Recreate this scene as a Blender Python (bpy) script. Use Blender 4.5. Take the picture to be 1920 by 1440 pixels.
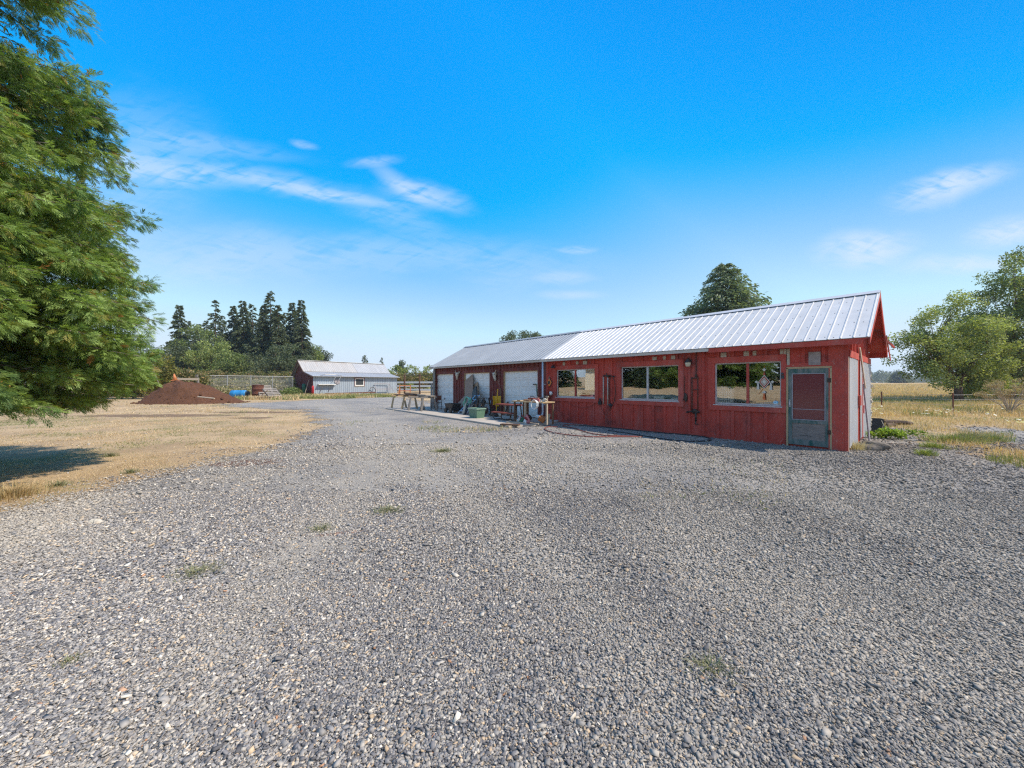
import bpy, bmesh, math, random
import numpy as np
from mathutils import Vector, Matrix, Quaternion

for o in list(bpy.data.objects):
    bpy.data.objects.remove(o)
SC = bpy.context.scene
COL = SC.collection
R = math.radians

# ------------------------------------------------------------------ camera
F, H = 684.4, 1.63                     # focal length in photo pixels, eye height
cam = bpy.data.cameras.new('camera'); cam_o = bpy.data.objects.new('camera', cam); COL.objects.link(cam_o)
cam_o.location = (0, 0, H); cam_o.rotation_euler = (R(90), 0, 0)
cam.sensor_width = 36; cam.lens = F / 1920 * 36; cam.clip_start = .05; cam.clip_end = 6000
SC.camera = cam_o

# ------------------------------------------------------------------ light, sky, exposure
SUN_H = Vector((.979, -.203)); SUN_EL = R(51)
sd = Vector((SUN_H.x * math.cos(SUN_EL), SUN_H.y * math.cos(SUN_EL), math.sin(SUN_EL))).normalized()
sun = bpy.data.lights.new('sun', 'SUN'); sun.energy = 5.0; sun.angle = R(.5); sun.color = (1, .89, .74)
sun_o = bpy.data.objects.new('sun', sun); COL.objects.link(sun_o); sun_o.location = (30, -6, 40)
sun_o.rotation_euler = (-sd).to_track_quat('-Z', 'Y').to_euler()
SC.view_settings.view_transform = 'Standard'; SC.view_settings.look = 'None'
SC.view_settings.gamma = 1; SC.view_settings.exposure = .20; SC.view_settings.use_curve_mapping = False
SC.cycles.max_bounces = 8; SC.cycles.transparent_max_bounces = 16
SC.cycles.use_denoising = False; SC.cycles.pixel_filter_type = 'BLACKMAN_HARRIS'; SC.cycles.filter_width = 1.25
SC.cycles.sample_clamp_indirect = 6

W = bpy.data.worlds.new('World'); SC.world = W; W.use_nodes = True
nt = W.node_tree; nt.nodes.clear()
def wn(t, **k):
    n = nt.nodes.new(t)
    for a, b in k.items(): setattr(n, a, b)
    return n
def wl(a, b): nt.links.new(a, b)
def wmath(op, a, b=None, clamp=False):
    n = wn('ShaderNodeMath', operation=op, use_clamp=clamp)
    for i, v in enumerate((a, b)):
        if v is None: continue
        if isinstance(v, (int, float)): n.inputs[i].default_value = v
        else: wl(v, n.inputs[i])
    return n.outputs[0]
sky = wn('ShaderNodeTexSky', sky_type='NISHITA', sun_disc=False)
sky.sun_elevation = SUN_EL; sky.sun_rotation = math.atan2(SUN_H.x, SUN_H.y)
sky.altitude = 60; sky.air_density = 1.0; sky.dust_density = .5; sky.ozone_density = 1.0
# the photograph's deep polarised blue: grade the sky per channel and darken it towards the sun side, as a polarising filter does
sp_ = wn('ShaderNodeSeparateColor'); wl(sky.outputs[0], sp_.inputs[0])
gn = wn('ShaderNodeTexCoord'); dt = wn('ShaderNodeVectorMath', operation='DOT_PRODUCT'); wl(gn.outputs['Generated'], dt.inputs[0]); dt.inputs[1].default_value = tuple(sd)
pol = wmath('SUBTRACT', 1, wmath('MULTIPLY', wmath('MINIMUM', wmath('MAXIMUM', wmath('SUBTRACT', dt.outputs['Value'], .43), 0), .4), 1.45))
def chan(i, f): return f(wmath('MULTIPLY', wmath('MULTIPLY', sp_.outputs[i], .1), pol))
hs = wn('ShaderNodeCombineColor')
def redf(v):
    x = wmath('MAXIMUM', wmath('SUBTRACT', v, .125), 0); y = wmath('DIVIDE', wmath('MULTIPLY', x, x), wmath('ADD', x, .03))
    return wmath('ADD', wmath('MINIMUM', wmath('DIVIDE', wmath('MULTIPLY', y, 70), wmath('ADD', wmath('MULTIPLY', y, 8.4), 1)), 6.35), .04)
wl(chan(0, redf), hs.inputs[0])
wl(chan(1, lambda v: wmath('MINIMUM', wmath('MULTIPLY', wmath('POWER', v, .82), 14.6), 7.7)), hs.inputs[1])
wl(chan(2, lambda v: wmath('MINIMUM', wmath('MULTIPLY', wmath('POWER', v, .35), 13.6), 9.1)), hs.inputs[2])
tc = wn('ShaderNodeTexCoord'); sx = wn('ShaderNodeSeparateXYZ'); wl(tc.outputs['Generated'], sx.inputs[0])
yy = wmath('MAXIMUM', sx.outputs[1], .08)
cp = wmath('DIVIDE', sx.outputs[0], yy); cq = wmath('DIVIDE', sx.outputs[2], yy)
def wnoise(rot, kx, ky, scale, detail, dist, seed):
    ca, sa = math.cos(R(rot)), math.sin(R(rot))
    u = wmath('ADD', wmath('MULTIPLY', cp, ca * kx), wmath('MULTIPLY', cq, sa * kx))
    v = wmath('ADD', wmath('MULTIPLY', cp, -sa * ky), wmath('MULTIPLY', cq, ca * ky))
    c = wn('ShaderNodeCombineXYZ'); wl(u, c.inputs[0]); wl(v, c.inputs[1]); c.inputs[2].default_value = seed
    n = wn('ShaderNodeTexNoise'); n.inputs['Scale'].default_value = scale; n.inputs['Detail'].default_value = detail
    n.inputs['Roughness'].default_value = .55; n.inputs['Distortion'].default_value = dist
    wl(c.outputs[0], n.inputs['Vector']); return n.outputs['Fac']
warp = wmath('MULTIPLY', wmath('SUBTRACT', wnoise(0, 1, 1.6, 3.2, 3, .2, 4.0), .5), .16)
fine = wnoise(-12, 1.0, 5.5, 7.5, 10, 1.1, 1.7)
finer = wnoise(20, 1.0, 3.8, 9, 10, .9, 9.3)
total = None
# cloud: centre (p,q) of the direction, half length, half height, tilt, strength, which wisp noise
def PQ(x, y): return ((x - 960) / F, (720 - y) / F)
CL = [((380, 322), 330, 26, -8, .46, 0), ((600, 360), 170, 12, -9, .45, 0), ((800, 366), 84, 22, -13, .62, 1), ((742, 338), 60, 16, -34, .40, 1), ((700, 302), 50, 11, 4, .42, 1),
      ((400, 275), 170, 22, -6, .25, 0), ((570, 269), 26, 8, -14, .45, 1), ((740, 405), 110, 32, -16, .30, 0), ((480, 480), 330, 52, -2, .34, 0),
      ((240, 300), 170, 130, 0, .28, 0), ((900, 490), 240, 50, -4, .25, 0),
      ((1785, 348), 118, 30, 17, .85, 1), ((1625, 466), 96, 30, 5, .80, 1), ((1815, 498), 130, 22, 2, .62, 1), ((1900, 425), 90, 28, 12, .75, 1),
      ((1082, 469), 36, 8, 0, .55, 1), ((1055, 522), 60, 13, 0, .36, 0), ((1070, 552), 66, 8, 0, .40, 0), ((600, 640), 500, 55, 0, .18, 0)]
for (px, py), la, lb, an, st, w in CL:
    p0, q0 = PQ(px, py); ca, sa = math.cos(R(an)), math.sin(R(an))
    dp = wmath('SUBTRACT', cp, p0); dq = wmath('ADD', wmath('SUBTRACT', cq, q0), wmath('MULTIPLY', warp, min(1, lb / 45)))
    u = wmath('MULTIPLY', wmath('ADD', wmath('MULTIPLY', dp, ca), wmath('MULTIPLY', dq, sa)), F / la)
    v = wmath('MULTIPLY', wmath('ADD', wmath('MULTIPLY', dp, -sa), wmath('MULTIPLY', dq, ca)), F / lb)
    d = wmath('ADD', wmath('POWER', wmath('ABSOLUTE', u), 2), wmath('POWER', wmath('ABSOLUTE', v), 2))
    m = wmath('SUBTRACT', 1, wmath('MULTIPLY', d, .5), True)
    m = wmath('MULTIPLY', wmath('POWER', m, 2.2), st)
    total = m if total is None else wmath('ADD', total, m)
mod = wmath('ADD', wmath('MULTIPLY', fine, .9), wmath('MULTIPLY', finer, .9))
mod = wmath('MULTIPLY', wmath('SUBTRACT', mod, .55), 2.4, True)
front = wmath('GREATER_THAN', sx.outputs[1], .1)
cloud = wmath('MULTIPLY', wmath('MULTIPLY', wmath('MULTIPLY', total, mod), .80), front, True)
# unseen thin cloud added overhead and behind the camera to lift and whiten shade
fill_veil_n = wn('ShaderNodeTexNoise'); fill_veil_n.inputs['Scale'].default_value = 2.2; fill_veil_n.inputs['Detail'].default_value = 6; wl(tc.outputs['Generated'], fill_veil_n.inputs['Vector'])
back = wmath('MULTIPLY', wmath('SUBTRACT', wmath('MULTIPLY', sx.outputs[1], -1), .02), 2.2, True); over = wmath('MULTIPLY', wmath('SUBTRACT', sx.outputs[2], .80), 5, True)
veil = wmath('MULTIPLY', wmath('MAXIMUM', back, over), wmath('ADD', .10, wmath('MULTIPLY', fill_veil_n.outputs['Fac'], .55)), True)
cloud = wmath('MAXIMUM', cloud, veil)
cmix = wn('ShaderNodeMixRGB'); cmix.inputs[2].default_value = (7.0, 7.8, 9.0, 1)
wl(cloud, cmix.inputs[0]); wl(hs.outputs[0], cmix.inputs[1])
bg = wn('ShaderNodeBackground'); bg.inputs['Strength'].default_value = .10
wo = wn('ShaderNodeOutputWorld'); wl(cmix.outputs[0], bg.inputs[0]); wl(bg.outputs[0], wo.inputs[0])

# ------------------------------------------------------------------ helpers: pixels of the survey photo -> metres
def G(x, y, z=0.):
    Y = F * (H - z) / (y - 720.); return Vector(((x - 960) / F * Y, Y, z))
def P(x, y, Y): return Vector(((x - 960) / F * Y, Y, H + (720 - y) / F * Y))
def gz(x, y):
    r = math.hypot(x, y)
    t = min(1, max(0, (r - 90) / 500.)); return 2.9 * t * t * (3 - 2 * t)
BC = Vector((8.045, 8.772)); BA = Vector((.6610, -.7504)); BB = Vector((.7504, .6610))
BROT = math.atan2(BA.y, BA.x)
def bw(s, u, z=0): p = BC + BA * s + BB * u; return Vector((p.x, p.y, z))
def fp(x, y, u=0.):
    r = (x - 960) / F; c = BC + BB * u
    s = (r * c.y - c.x) / (BA.x - r * BA.y); Y = (c + BA * s).y
    return s, H + (720 - y) / F * Y
def gu(x, y, s=0.):
    r = (x - 960) / F; c = BC + BA * s
    u = (r * c.y - c.x) / (BB.x - r * BB.y); Y = (c + BB * u).y
    return u, H + (720 - y) / F * Y
def su(v): d = Vector((v.x, v.y)) - BC; return d.dot(BA), d.dot(BB)

# ------------------------------------------------------------------ helpers: objects
def tag(o, label=None, cat=None, group=None, kind=None):
    if label: o['label'] = label
    if cat: o['category'] = cat
    if group: o['group'] = group
    if kind: o['kind'] = kind
    return o
def thing(name, label, cat, loc=(0, 0, 0), rz=0., group=None, rx=0., ry=0.):
    o = bpy.data.objects.new(name, None); COL.objects.link(o)
    o.location = loc; o.rotation_euler = (rx, ry, rz); o.empty_display_size = .2
    return tag(o, label, cat, group)
def copy_thing(o, loc=None, rz=None, label=None, scale=None):
    c = o.copy(); COL.objects.link(c)
    if loc is not None: c.location = loc
    if rz is not None: c.rotation_euler = (o.rotation_euler.x, o.rotation_euler.y, rz)
    if scale is not None: c.scale = scale if not isinstance(scale, (int, float)) else (scale,) * 3
    if label: c['label'] = label
    for ch in [k for k in bpy.data.objects if k.parent == o]:
        d = ch.copy(); COL.objects.link(d); d.parent = c
        for g in [k for k in bpy.data.objects if k.parent == ch]:
            e = g.copy(); COL.objects.link(e); e.parent = d
    return c

class MB:
    def __init__(s): s.v = []; s.f = []
    def add(s, vs, fs):
        n = len(s.v); s.v += [tuple(v) for v in vs]; s.f += [tuple(i + n for i in f) for f in fs]; return s
    def box(s, x0, y0, z0, x1, y1, z1):
        if x0 > x1: x0, x1 = x1, x0
        if y0 > y1: y0, y1 = y1, y0
        if z0 > z1: z0, z1 = z1, z0
        return s.add([(x0, y0, z0), (x1, y0, z0), (x1, y1, z0), (x0, y1, z0), (x0, y0, z1), (x1, y0, z1), (x1, y1, z1), (x0, y1, z1)],
                     [(0, 3, 2, 1), (4, 5, 6, 7), (0, 1, 5, 4), (1, 2, 6, 5), (2, 3, 7, 6), (3, 0, 4, 7)])
    def bar(s, p, q, w, h, up=(0, 0, 1), w2=None, h2=None):       # box section beam from p to q
        p, q = Vector(p), Vector(q); d = (q - p).normalized(); up = Vector(up)
        if abs(d.dot(up)) > .98: up = Vector((0, 1, 0)) if abs(d.y) < .9 else Vector((1, 0, 0))
        x = d.cross(up).normalized(); y = x.cross(d).normalized()
        w2 = w if w2 is None else w2; h2 = h if h2 is None else h2
        vs = [p + x * (a * w / 2) + y * (b * h / 2) for a, b in ((-1, -1), (1, -1), (1, 1), (-1, 1))] + \
             [q + x * (a * w2 / 2) + y * (b * h2 / 2) for a, b in ((-1, -1), (1, -1), (1, 1), (-1, 1))]
        return s.add(vs, [(0, 3, 2, 1), (4, 5, 6, 7), (0, 1, 5, 4), (1, 2, 6, 5), (2, 3, 7, 6), (3, 0, 4, 7)])
    def tube(s, pts, r, n=8, cap=True):
        pts = [Vector(p) for p in pts]; rs = r if isinstance(r, (list, tuple)) else [r] * len(pts)
        vs = []; fs = []; x = None
        for i, p in enumerate(pts):
            d = (pts[min(i + 1, len(pts) - 1)] - pts[max(i - 1, 0)]).normalized()
            if x is None:
                a = Vector((0, 0, 1)) if abs(d.z) < .9 else Vector((1, 0, 0)); x = d.cross(a).normalized()
            else: x = (x - d * x.dot(d)).normalized()
            y = d.cross(x)
            vs += [p + (x * math.cos(2 * math.pi * k / n) + y * math.sin(2 * math.pi * k / n)) * rs[i] for k in range(n)]
        for i in range(len(pts) - 1):
            for k in range(n):
                k2 = (k + 1) % n; fs.append((i * n + k, i * n + k2, (i + 1) * n + k2, (i + 1) * n + k))
        if cap: fs.append(tuple(reversed(range(n)))); fs.append(tuple((len(pts) - 1) * n + k for k in range(n)))
        return s.add(vs, fs)
    def lathe(s, prof, c=(0, 0, 0), n=20, axis='z'):
        vs = []; fs = []
        for (r, z) in prof:
            for k in range(n):
                a = 2 * math.pi * k / n; p = (r * math.cos(a), r * math.sin(a), z)
                if axis == 'x': p = (p[2], p[0], p[1])
                if axis == 'y': p = (p[0], p[2], p[1])
                vs.append((p[0] + c[0], p[1] + c[1], p[2] + c[2]))
        for i in range(len(prof) - 1):
            for k in range(n):
                k2 = (k + 1) % n; fs.append((i * n + k, i * n + k2, (i + 1) * n + k2, (i + 1) * n + k))
        return s.add(vs, fs)
    def prism(s, pts, y0, y1):               # outline in x,z swept along y
        n = len(pts)
        return s.add([(x, y0, z) for x, z in pts] + [(x, y1, z) for x, z in pts],
                     [tuple(range(n)), tuple(reversed(range(n, 2 * n)))] + [(i, i + n, (i + 1) % n + n, (i + 1) % n) for i in range(n)])
    def lump(s, c, r, seed=0, j=.15, sub=2, flat=1.0):
        bm = bmesh.new(); bmesh.ops.create_icosphere(bm, subdivisions=sub, radius=1); rr = random.Random(seed)
        ph = [(Vector((rr.uniform(-1, 1), rr.uniform(-1, 1), rr.uniform(-1, 1))).normalized(), rr.uniform(2, 5), rr.uniform(0, 6)) for _ in range(7)]
        rad = r if isinstance(r, (list, tuple)) else (r, r, r * flat)
        vs = []
        for v in bm.verts:
            k = 1 + j * sum(math.sin(v.co.dot(d) * f + p) for d, f, p in ph) / 2.5
            vs.append((c[0] + v.co.x * rad[0] * k, c[1] + v.co.y * rad[1] * k, c[2] + v.co.z * rad[2] * k))
        fs = [tuple(v.index for v in f.verts) for f in bm.faces]; bm.free()
        return s.add(vs, fs)
    def build(s, name, mat, parent=None, smooth=False, label=None, bevel=0.):
        me = bpy.data.meshes.new(name); me.from_pydata(s.v, [], s.f); me.validate(); me.update()
        bm = bmesh.new(); bm.from_mesh(me); bmesh.ops.recalc_face_normals(bm, faces=bm.faces); bm.to_mesh(me); bm.free()
        if smooth:
            me.polygons.foreach_set('use_smooth', [True] * len(me.polygons))
        me.materials.append(mat)
        o = bpy.data.objects.new(name, me); COL.objects.link(o)
        if parent is not None: o.parent = parent
        if label: o['label'] = label
        if bevel > 0:
            m = o.modifiers.new('bevel', 'BEVEL'); m.width = bevel; m.segments = 1; m.limit_method = 'ANGLE'
        return o

def npmesh(name, verts, quads, mat, parent=None, col=None, smooth=False, attr=None):
    """verts (N,3), quads (M,k) -> one mesh object, fast"""
    verts = np.asarray(verts, np.float32); quads = np.asarray(quads, np.int32); k = quads.shape[1]
    me = bpy.data.meshes.new(name)
    me.vertices.add(len(verts)); me.vertices.foreach_set('co', verts.ravel())
    me.loops.add(quads.size); me.loops.foreach_set('vertex_index', quads.ravel())
    me.polygons.add(len(quads)); me.polygons.foreach_set('loop_start', np.arange(0, quads.size, k, dtype=np.int32))
    if smooth: me.polygons.foreach_set('use_smooth', np.ones(len(quads), dtype=bool))
    me.update(calc_edges=True)
    if col is not None:
        c = np.ones((len(verts), 4), np.float32); c[:, :3] = col
        a = me.color_attributes.new('Col', 'FLOAT_COLOR', 'POINT'); a.data.foreach_set('color', c.ravel())
    if attr is not None:
        for nm_, va_ in attr.items(): me.attributes.new(nm_, 'FLOAT', 'POINT').data.foreach_set('value', np.asarray(va_, np.float32))
    me.materials.append(mat)
    o = bpy.data.objects.new(name, me); COL.objects.link(o)
    if parent is not None: o.parent = parent
    return o

# ------------------------------------------------------------------ helpers: materials
class NT:
    def __init__(s, name):
        s.m = bpy.data.materials.new(name); s.m.use_nodes = True; s.t = s.m.node_tree; s.t.nodes.clear()
        s.out = s.n('ShaderNodeOutputMaterial'); s.co = s.n('ShaderNodeTexCoord').outputs['Object']
    def n(s, t, **k):
        x = s.t.nodes.new(t)
        for a, b in k.items(): setattr(x, a, b)
        return x
    def l(s, a, b): s.t.links.new(a, b)
    def set(s, inp, v):
        if isinstance(v, (int, float)): inp.default_value = v
        elif isinstance(v, (tuple, list)): inp.default_value = tuple(v) + ((1,) if len(v) == 3 and len(inp.default_value) == 4 else ())
        else: s.l(v, inp)
    def math(s, op, a, b=None, clamp=False):
        x = s.n('ShaderNodeMath', operation=op, use_clamp=clamp); s.set(x.inputs[0], a)
        if b is not None: s.set(x.inputs[1], b)
        return x.outputs[0]
    def scaled(s, k, loc=(0, 0, 0), rot=(0, 0, 0), src=None):
        x = s.n('ShaderNodeMapping'); x.inputs['Scale'].default_value = k; x.inputs['Location'].default_value = loc; x.inputs['Rotation'].default_value = rot
        s.l(src or s.co, x.inputs['Vector']); return x.outputs[0]
    def noise(s, scale, detail=5, rough=.6, vec=None, dist=0., out='Fac'):
        x = s.n('ShaderNodeTexNoise'); x.inputs['Scale'].default_value = scale; x.inputs['Detail'].default_value = detail
        x.inputs['Roughness'].default_value = rough; x.inputs['Distortion'].default_value = dist
        s.l(vec or s.co, x.inputs['Vector']); return x.outputs[out]
    def ramp(s, f, stops, interp='LINEAR'):
        x = s.n('ShaderNodeValToRGB'); x.color_ramp.interpolation = interp; e = x.color_ramp.elements
        while len(e) < len(stops): e.new(.5)
        for i, (p, c) in enumerate(stops):
            e[i].position = p; e[i].color = (c, c, c, 1) if isinstance(c, (int, float)) else tuple(c) + (1,)
        s.l(f, x.inputs[0]); return x.outputs[0]
    def mix(s, f, a, b, mode='MIX'):
        x = s.n('ShaderNodeMixRGB', blend_type=mode); s.set(x.inputs[0], f); s.set(x.inputs[1], a); s.set(x.inputs[2], b); return x.outputs[0]
    def bump(s, h, strength=.3, dist=.02, normal=None):
        x = s.n('ShaderNodeBump'); x.inputs['Strength'].default_value = strength; x.inputs['Distance'].default_value = dist
        s.l(h, x.inputs['Height'])
        if normal: s.l(normal, x.inputs['Normal'])
        return x.outputs[0]
    def bsdf(s, color, rough=.7, metal=0., normal=None, spec=.5, **kw):
        x = s.n('ShaderNodeBsdfPrincipled'); s.set(x.inputs['Base Color'], color); s.set(x.inputs['Roughness'], rough); s.set(x.inputs['Metallic'], metal)
        s.set(x.inputs['Specular IOR Level'], spec)
        if normal: s.l(normal, x.inputs['Normal'])
        for k, v in kw.items(): s.set(x.inputs[k], v)
        return x.outputs[0]
    def done(s, sh): s.l(sh, s.out.inputs[0]); return s.m

def M(name, c1, c2=None, scale=4., rough=.7, metal=0., bump=.15, bscale=40., stretch=(1, 1, 1), lo=.35, hi=.65, c3=None, s3=1.5, t3=.6, spec=.4):
    k = NT(name); c2 = c2 or tuple(x * .75 for x in c1)
    v = k.scaled(stretch); f = k.ramp(k.noise(scale, 6, .65, v), [(lo, 0.), (hi, 1.)])
    c = k.mix(f, c1, c2)
    if c3: c = k.mix(k.ramp(k.noise(s3, 7, .7, k.scaled(stretch, (3, 7, 1)), .3), [(t3, 0.), (t3 + .08, 1.)]), c, c3)
    nb = k.bump(k.noise(bscale, 4, .6, v), bump, .01) if bump else None
    return k.done(k.bsdf(c, rough, metal, nb, spec))

def foliage(name, trans=.36, tint=(1, 1, 1), rough=.55):
    k = NT(name); a = k.n('ShaderNodeAttribute', attribute_name='Col')
    c = k.mix(1, a.outputs['Color'], tint, 'MULTIPLY')
    b = k.bsdf(c, rough, 0, None, .25)
    t = k.n('ShaderNodeBsdfTranslucent'); k.l(k.mix(1, c, (1.3, 1.35, .6), 'MULTIPLY'), t.inputs[0])
    m = k.n('ShaderNodeMixShader'); m.inputs[0].default_value = trans; k.l(b, m.inputs[1]); k.l(t.outputs[0], m.inputs[2])
    return k.done(m.outputs[0])

def wood(name, c1, c2, rough=.8, ax=(1, 12, 12)): return M(name, c1, c2, 3., rough, 0, .3, 9., ax, .3, .7)

MT = {}
MT['leaf'] = foliage('foliage')
MT['grass'] = foliage('grass_blades', .25)
MT['bark'] = M('bark', (.15, .10, .07), (.07, .05, .035), 6, .95, 0, .8, 14, (1, 1, .2))
MT['grey_bark'] = M('grey_bark', (.22, .19, .16), (.11, .09, .075), 8, .95, 0, .6, 20, (1, 1, .3))
MT['grey_wood'] = wood('weathered_grey_wood', (.30, .27, .24), (.17, .15, .13))
MT['tan_wood'] = wood('raw_pine_wood', (.50, .36, .20), (.38, .26, .14))
MT['pale_wood'] = wood('pale_bare_wood', (.50, .43, .34), (.36, .29, .21))
MT['brown_wood'] = wood('brown_wood', (.20, .11, .065), (.11, .06, .035))
MT['ply'] = wood('plywood', (.33, .235, .175), (.25, .17, .125), .8, (6, 6, 1))
MT['black'] = M('black_plastic', (.018, .018, .02), (.03, .03, .032), 6, .5, 0, .05)
MT['dark_metal'] = M('dark_metal', (.05, .045, .043), (.09, .06, .045), 9, .55, .6, .1)
MT['rust'] = M('rusty_steel', (.17, .065, .04), (.10, .04, .03), 7, .85, .2, .3, 40, c3=(.26, .12, .06), s3=4)
MT['alu'] = M('aluminium', (.62, .62, .65), (.5, .5, .53), 8, .4, .7, .03)
MT['white'] = M('white_paint', (.80, .79, .76), (.72, .71, .68), 5, .5, 0, .04)
MT['bone'] = M('bone', (.62, .57, .47), (.44, .38, .30), 14, .8, 0, .3)
MT['orange'] = M('orange_plastic', (.85, .25, .04), (.7, .2, .04), 8, .5, 0, .05)
MT['yellow'] = M('yellow_plastic', (.72, .40, .02), (.6, .32, .02), 8, .45, 0, .05)
MT['tan_tank'] = M('faded_yellow_plastic', (.42, .33, .12), (.33, .25, .09), 8, .55, 0, .05)
MT['mint'] = M('mint_green_rubber', (.20, .50, .38), (.15, .38, .30), 8, .5, 0, .05)
MT['tote'] = M('green_tote_plastic', (.14, .25, .17), (.11, .20, .14), 5, .5, 0, .04)
MT['tote_rim'] = M('pale_green_plastic', (.30, .42, .32), (.26, .36, .28), 5, .5, 0, .04)
MT['blue'] = M('blue_plastic', (.03, .25, .55), (.03, .20, .45), 4, .45, 0, .04)
MT['red_metal'] = M('red_brown_metal', (.30, .075, .05), (.20, .055, .04), 8, .6, .2, .1)
MT['red_cloth'] = M('red_plastic', (.50, .03, .035), (.38, .02, .03), 8, .6, 0, .05)
MT['green_dark'] = M('dark_green_plastic', (.02, .13, .07), (.015, .09, .05), 8, .5, 0, .05)
MT['galv_post'] = M('galvanised_post', (.42, .43, .44), (.33, .34, .35), 9, .5, .5, .05)
MT['rock'] = M('rock', (.22, .19, .16), (.11, .095, .08), 6, .95, 0, .9, 14)
MT['cone_or'] = M('faded_orange', (.55, .20, .07), (.45, .17, .06), 6, .6, 0, .05)
MT['pvc'] = M('dusty_pvc', (.50, .44, .37), (.38, .32, .26), 12, .6, 0, .05)
MT['charcoal'] = M('charcoal_plastic', (.035, .043, .05), (.05, .055, .06), 5, .55, 0, .05)
MT['pink'] = M('pink_cloth', (.55, .25, .25), (.42, .12, .14), 9, .9, 0, .3)
MT['cardboard'] = M('cardboard', (.42, .29, .19), (.35, .24, .15), 4, .9, 0, .05)
MT['hose_red'] = M('red_rubber_hose', (.26, .06, .04), (.18, .05, .035), 6, .6, 0, .05)
MT['lav'] = M('dusty_lavender_board', (.36, .34, .36), (.28, .26, .28), 5, .8, 0, .1)
# ------------------------------------------------------------------ ground
rng = np.random.default_rng(7)
def vnoise(x, y, seed=0):
    """cheap smooth value noise in numpy, 0..1"""
    x = np.asarray(x, float); y = np.asarray(y, float)
    xi = np.floor(x).astype(int); yi = np.floor(y).astype(int); fx = x - xi; fy = y - yi
    fx = fx * fx * (3 - 2 * fx); fy = fy * fy * (3 - 2 * fy)
    def h(a, b):
        n = (a * 374761393 + b * 668265263 + seed * 974711) & 0x7fffffff
        n = ((n ^ (n >> 13)) * 1274126177) & 0x7fffffff
        return ((n ^ (n >> 16)) & 0xffff) / 65535.
    return (h(xi, yi) * (1 - fx) + h(xi + 1, yi) * fx) * (1 - fy) + (h(xi, yi + 1) * (1 - fx) + h(xi + 1, yi + 1) * fx) * fy
def fbm(x, y, seed=0, o=4):
    t = 0; a = .5; s = 0
    for i in range(o): t = t + a * vnoise(x * 2 ** i, y * 2 ** i, seed + i); s += a; a *= .5
    return t / s

def spot(k, x, y, rx, ry, rot=0., nscale=2.5, amp=.9):
    """soft-edged patch of something lying on the ground: 1 inside, 0 outside"""
    m = k.n('ShaderNodeMapping', vector_type='TEXTURE'); m.inputs['Location'].default_value = (x, y, 0); m.inputs['Scale'].default_value = (rx, ry, 1e3)
    m.inputs['Rotation'].default_value = (0, 0, rot); k.l(k.co, m.inputs['Vector'])
    ln = k.n('ShaderNodeVectorMath', operation='LENGTH'); k.l(m.outputs[0], ln.inputs[0])
    d = k.math('ADD', ln.outputs['Value'], k.math('MULTIPLY', k.math('SUBTRACT', k.noise(nscale, 7, .7), .5), amp * 2))
    return k.ramp(d, [(.75, 1.), (1.0, 0.)])

k = NT('dry_grass_ground')
big = k.noise(.11, 4, .6); mid = k.noise(.9, 6, .7); fin = k.noise(14, 5, .75); fin2 = k.noise(60, 3, .7)
c = k.mix(k.ramp(mid, [(.35, 0.), (.65, 1.)]), (.58, .43, .26), (.44, .31, .18))
c = k.mix(k.ramp(fin, [(.4, 0.), (.62, .55)]), c, (.33, .235, .135))
c = k.mix(k.ramp(fin2, [(.5, 0.), (.7, .5)]), c, (.68, .53, .34))
c = k.mix(k.ramp(k.noise(.35, 7, .72, k.scaled((1, 1, 1), (7, 2, 0)), .4), [(.45, 0.), (.62, .85)]), c, (.34, .24, .145))
gr = k.math('MULTIPLY', k.ramp(k.noise(.42, 6, .7), [(.53, 0.), (.66, .75)]), k.ramp(fin, [(.35, 0.), (.6, 1.)]))
c = k.mix(gr, c, (.14, .16, .055))
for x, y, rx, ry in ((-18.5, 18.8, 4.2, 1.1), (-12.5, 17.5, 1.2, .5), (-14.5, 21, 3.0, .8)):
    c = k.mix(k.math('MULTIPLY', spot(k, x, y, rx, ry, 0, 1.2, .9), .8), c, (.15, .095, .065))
field = k.n('ShaderNodeSeparateXYZ'); k.l(k.co, field.inputs[0])
fm = k.ramp(k.math('MULTIPLY', k.math('ADD', field.outputs[0], k.math('MULTIPLY', field.outputs[1], .15)), .02), [(.36, 0.), (.6, 1.)])
fc = k.mix(k.ramp(k.noise(.05, 6, .7), [(.35, 0.), (.65, 1.)]), (.50, .33, .135), (.40, .265, .12))
c = k.mix(k.math('MULTIPLY', fm, .85), c, fc)
nb = k.bump(k.math('ADD', fin, k.math('MULTIPLY', mid, 2)), .9, .05)
MT['ground'] = k.done(k.bsdf(c, .95, 0, nb, .15))
# one sheet out to the horizon, gently rising with distance
rad = np.concatenate([[0], np.geomspace(2, 3500, 70)]); na = 128
vs = []
for r_ in rad:
    for a in range(na):
        x, y = r_ * math.cos(2 * math.pi * a / na), r_ * math.sin(2 * math.pi * a / na); vs.append((x, y, gz(x, y)))
qs = [(i * na + a, i * na + (a + 1) % na, (i + 1) * na + (a + 1) % na, (i + 1) * na + a) for i in range(len(rad) - 1) for a in range(na)]
tag(npmesh('ground', vs, qs, MT['ground'], smooth=True), kind='structure')

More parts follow.
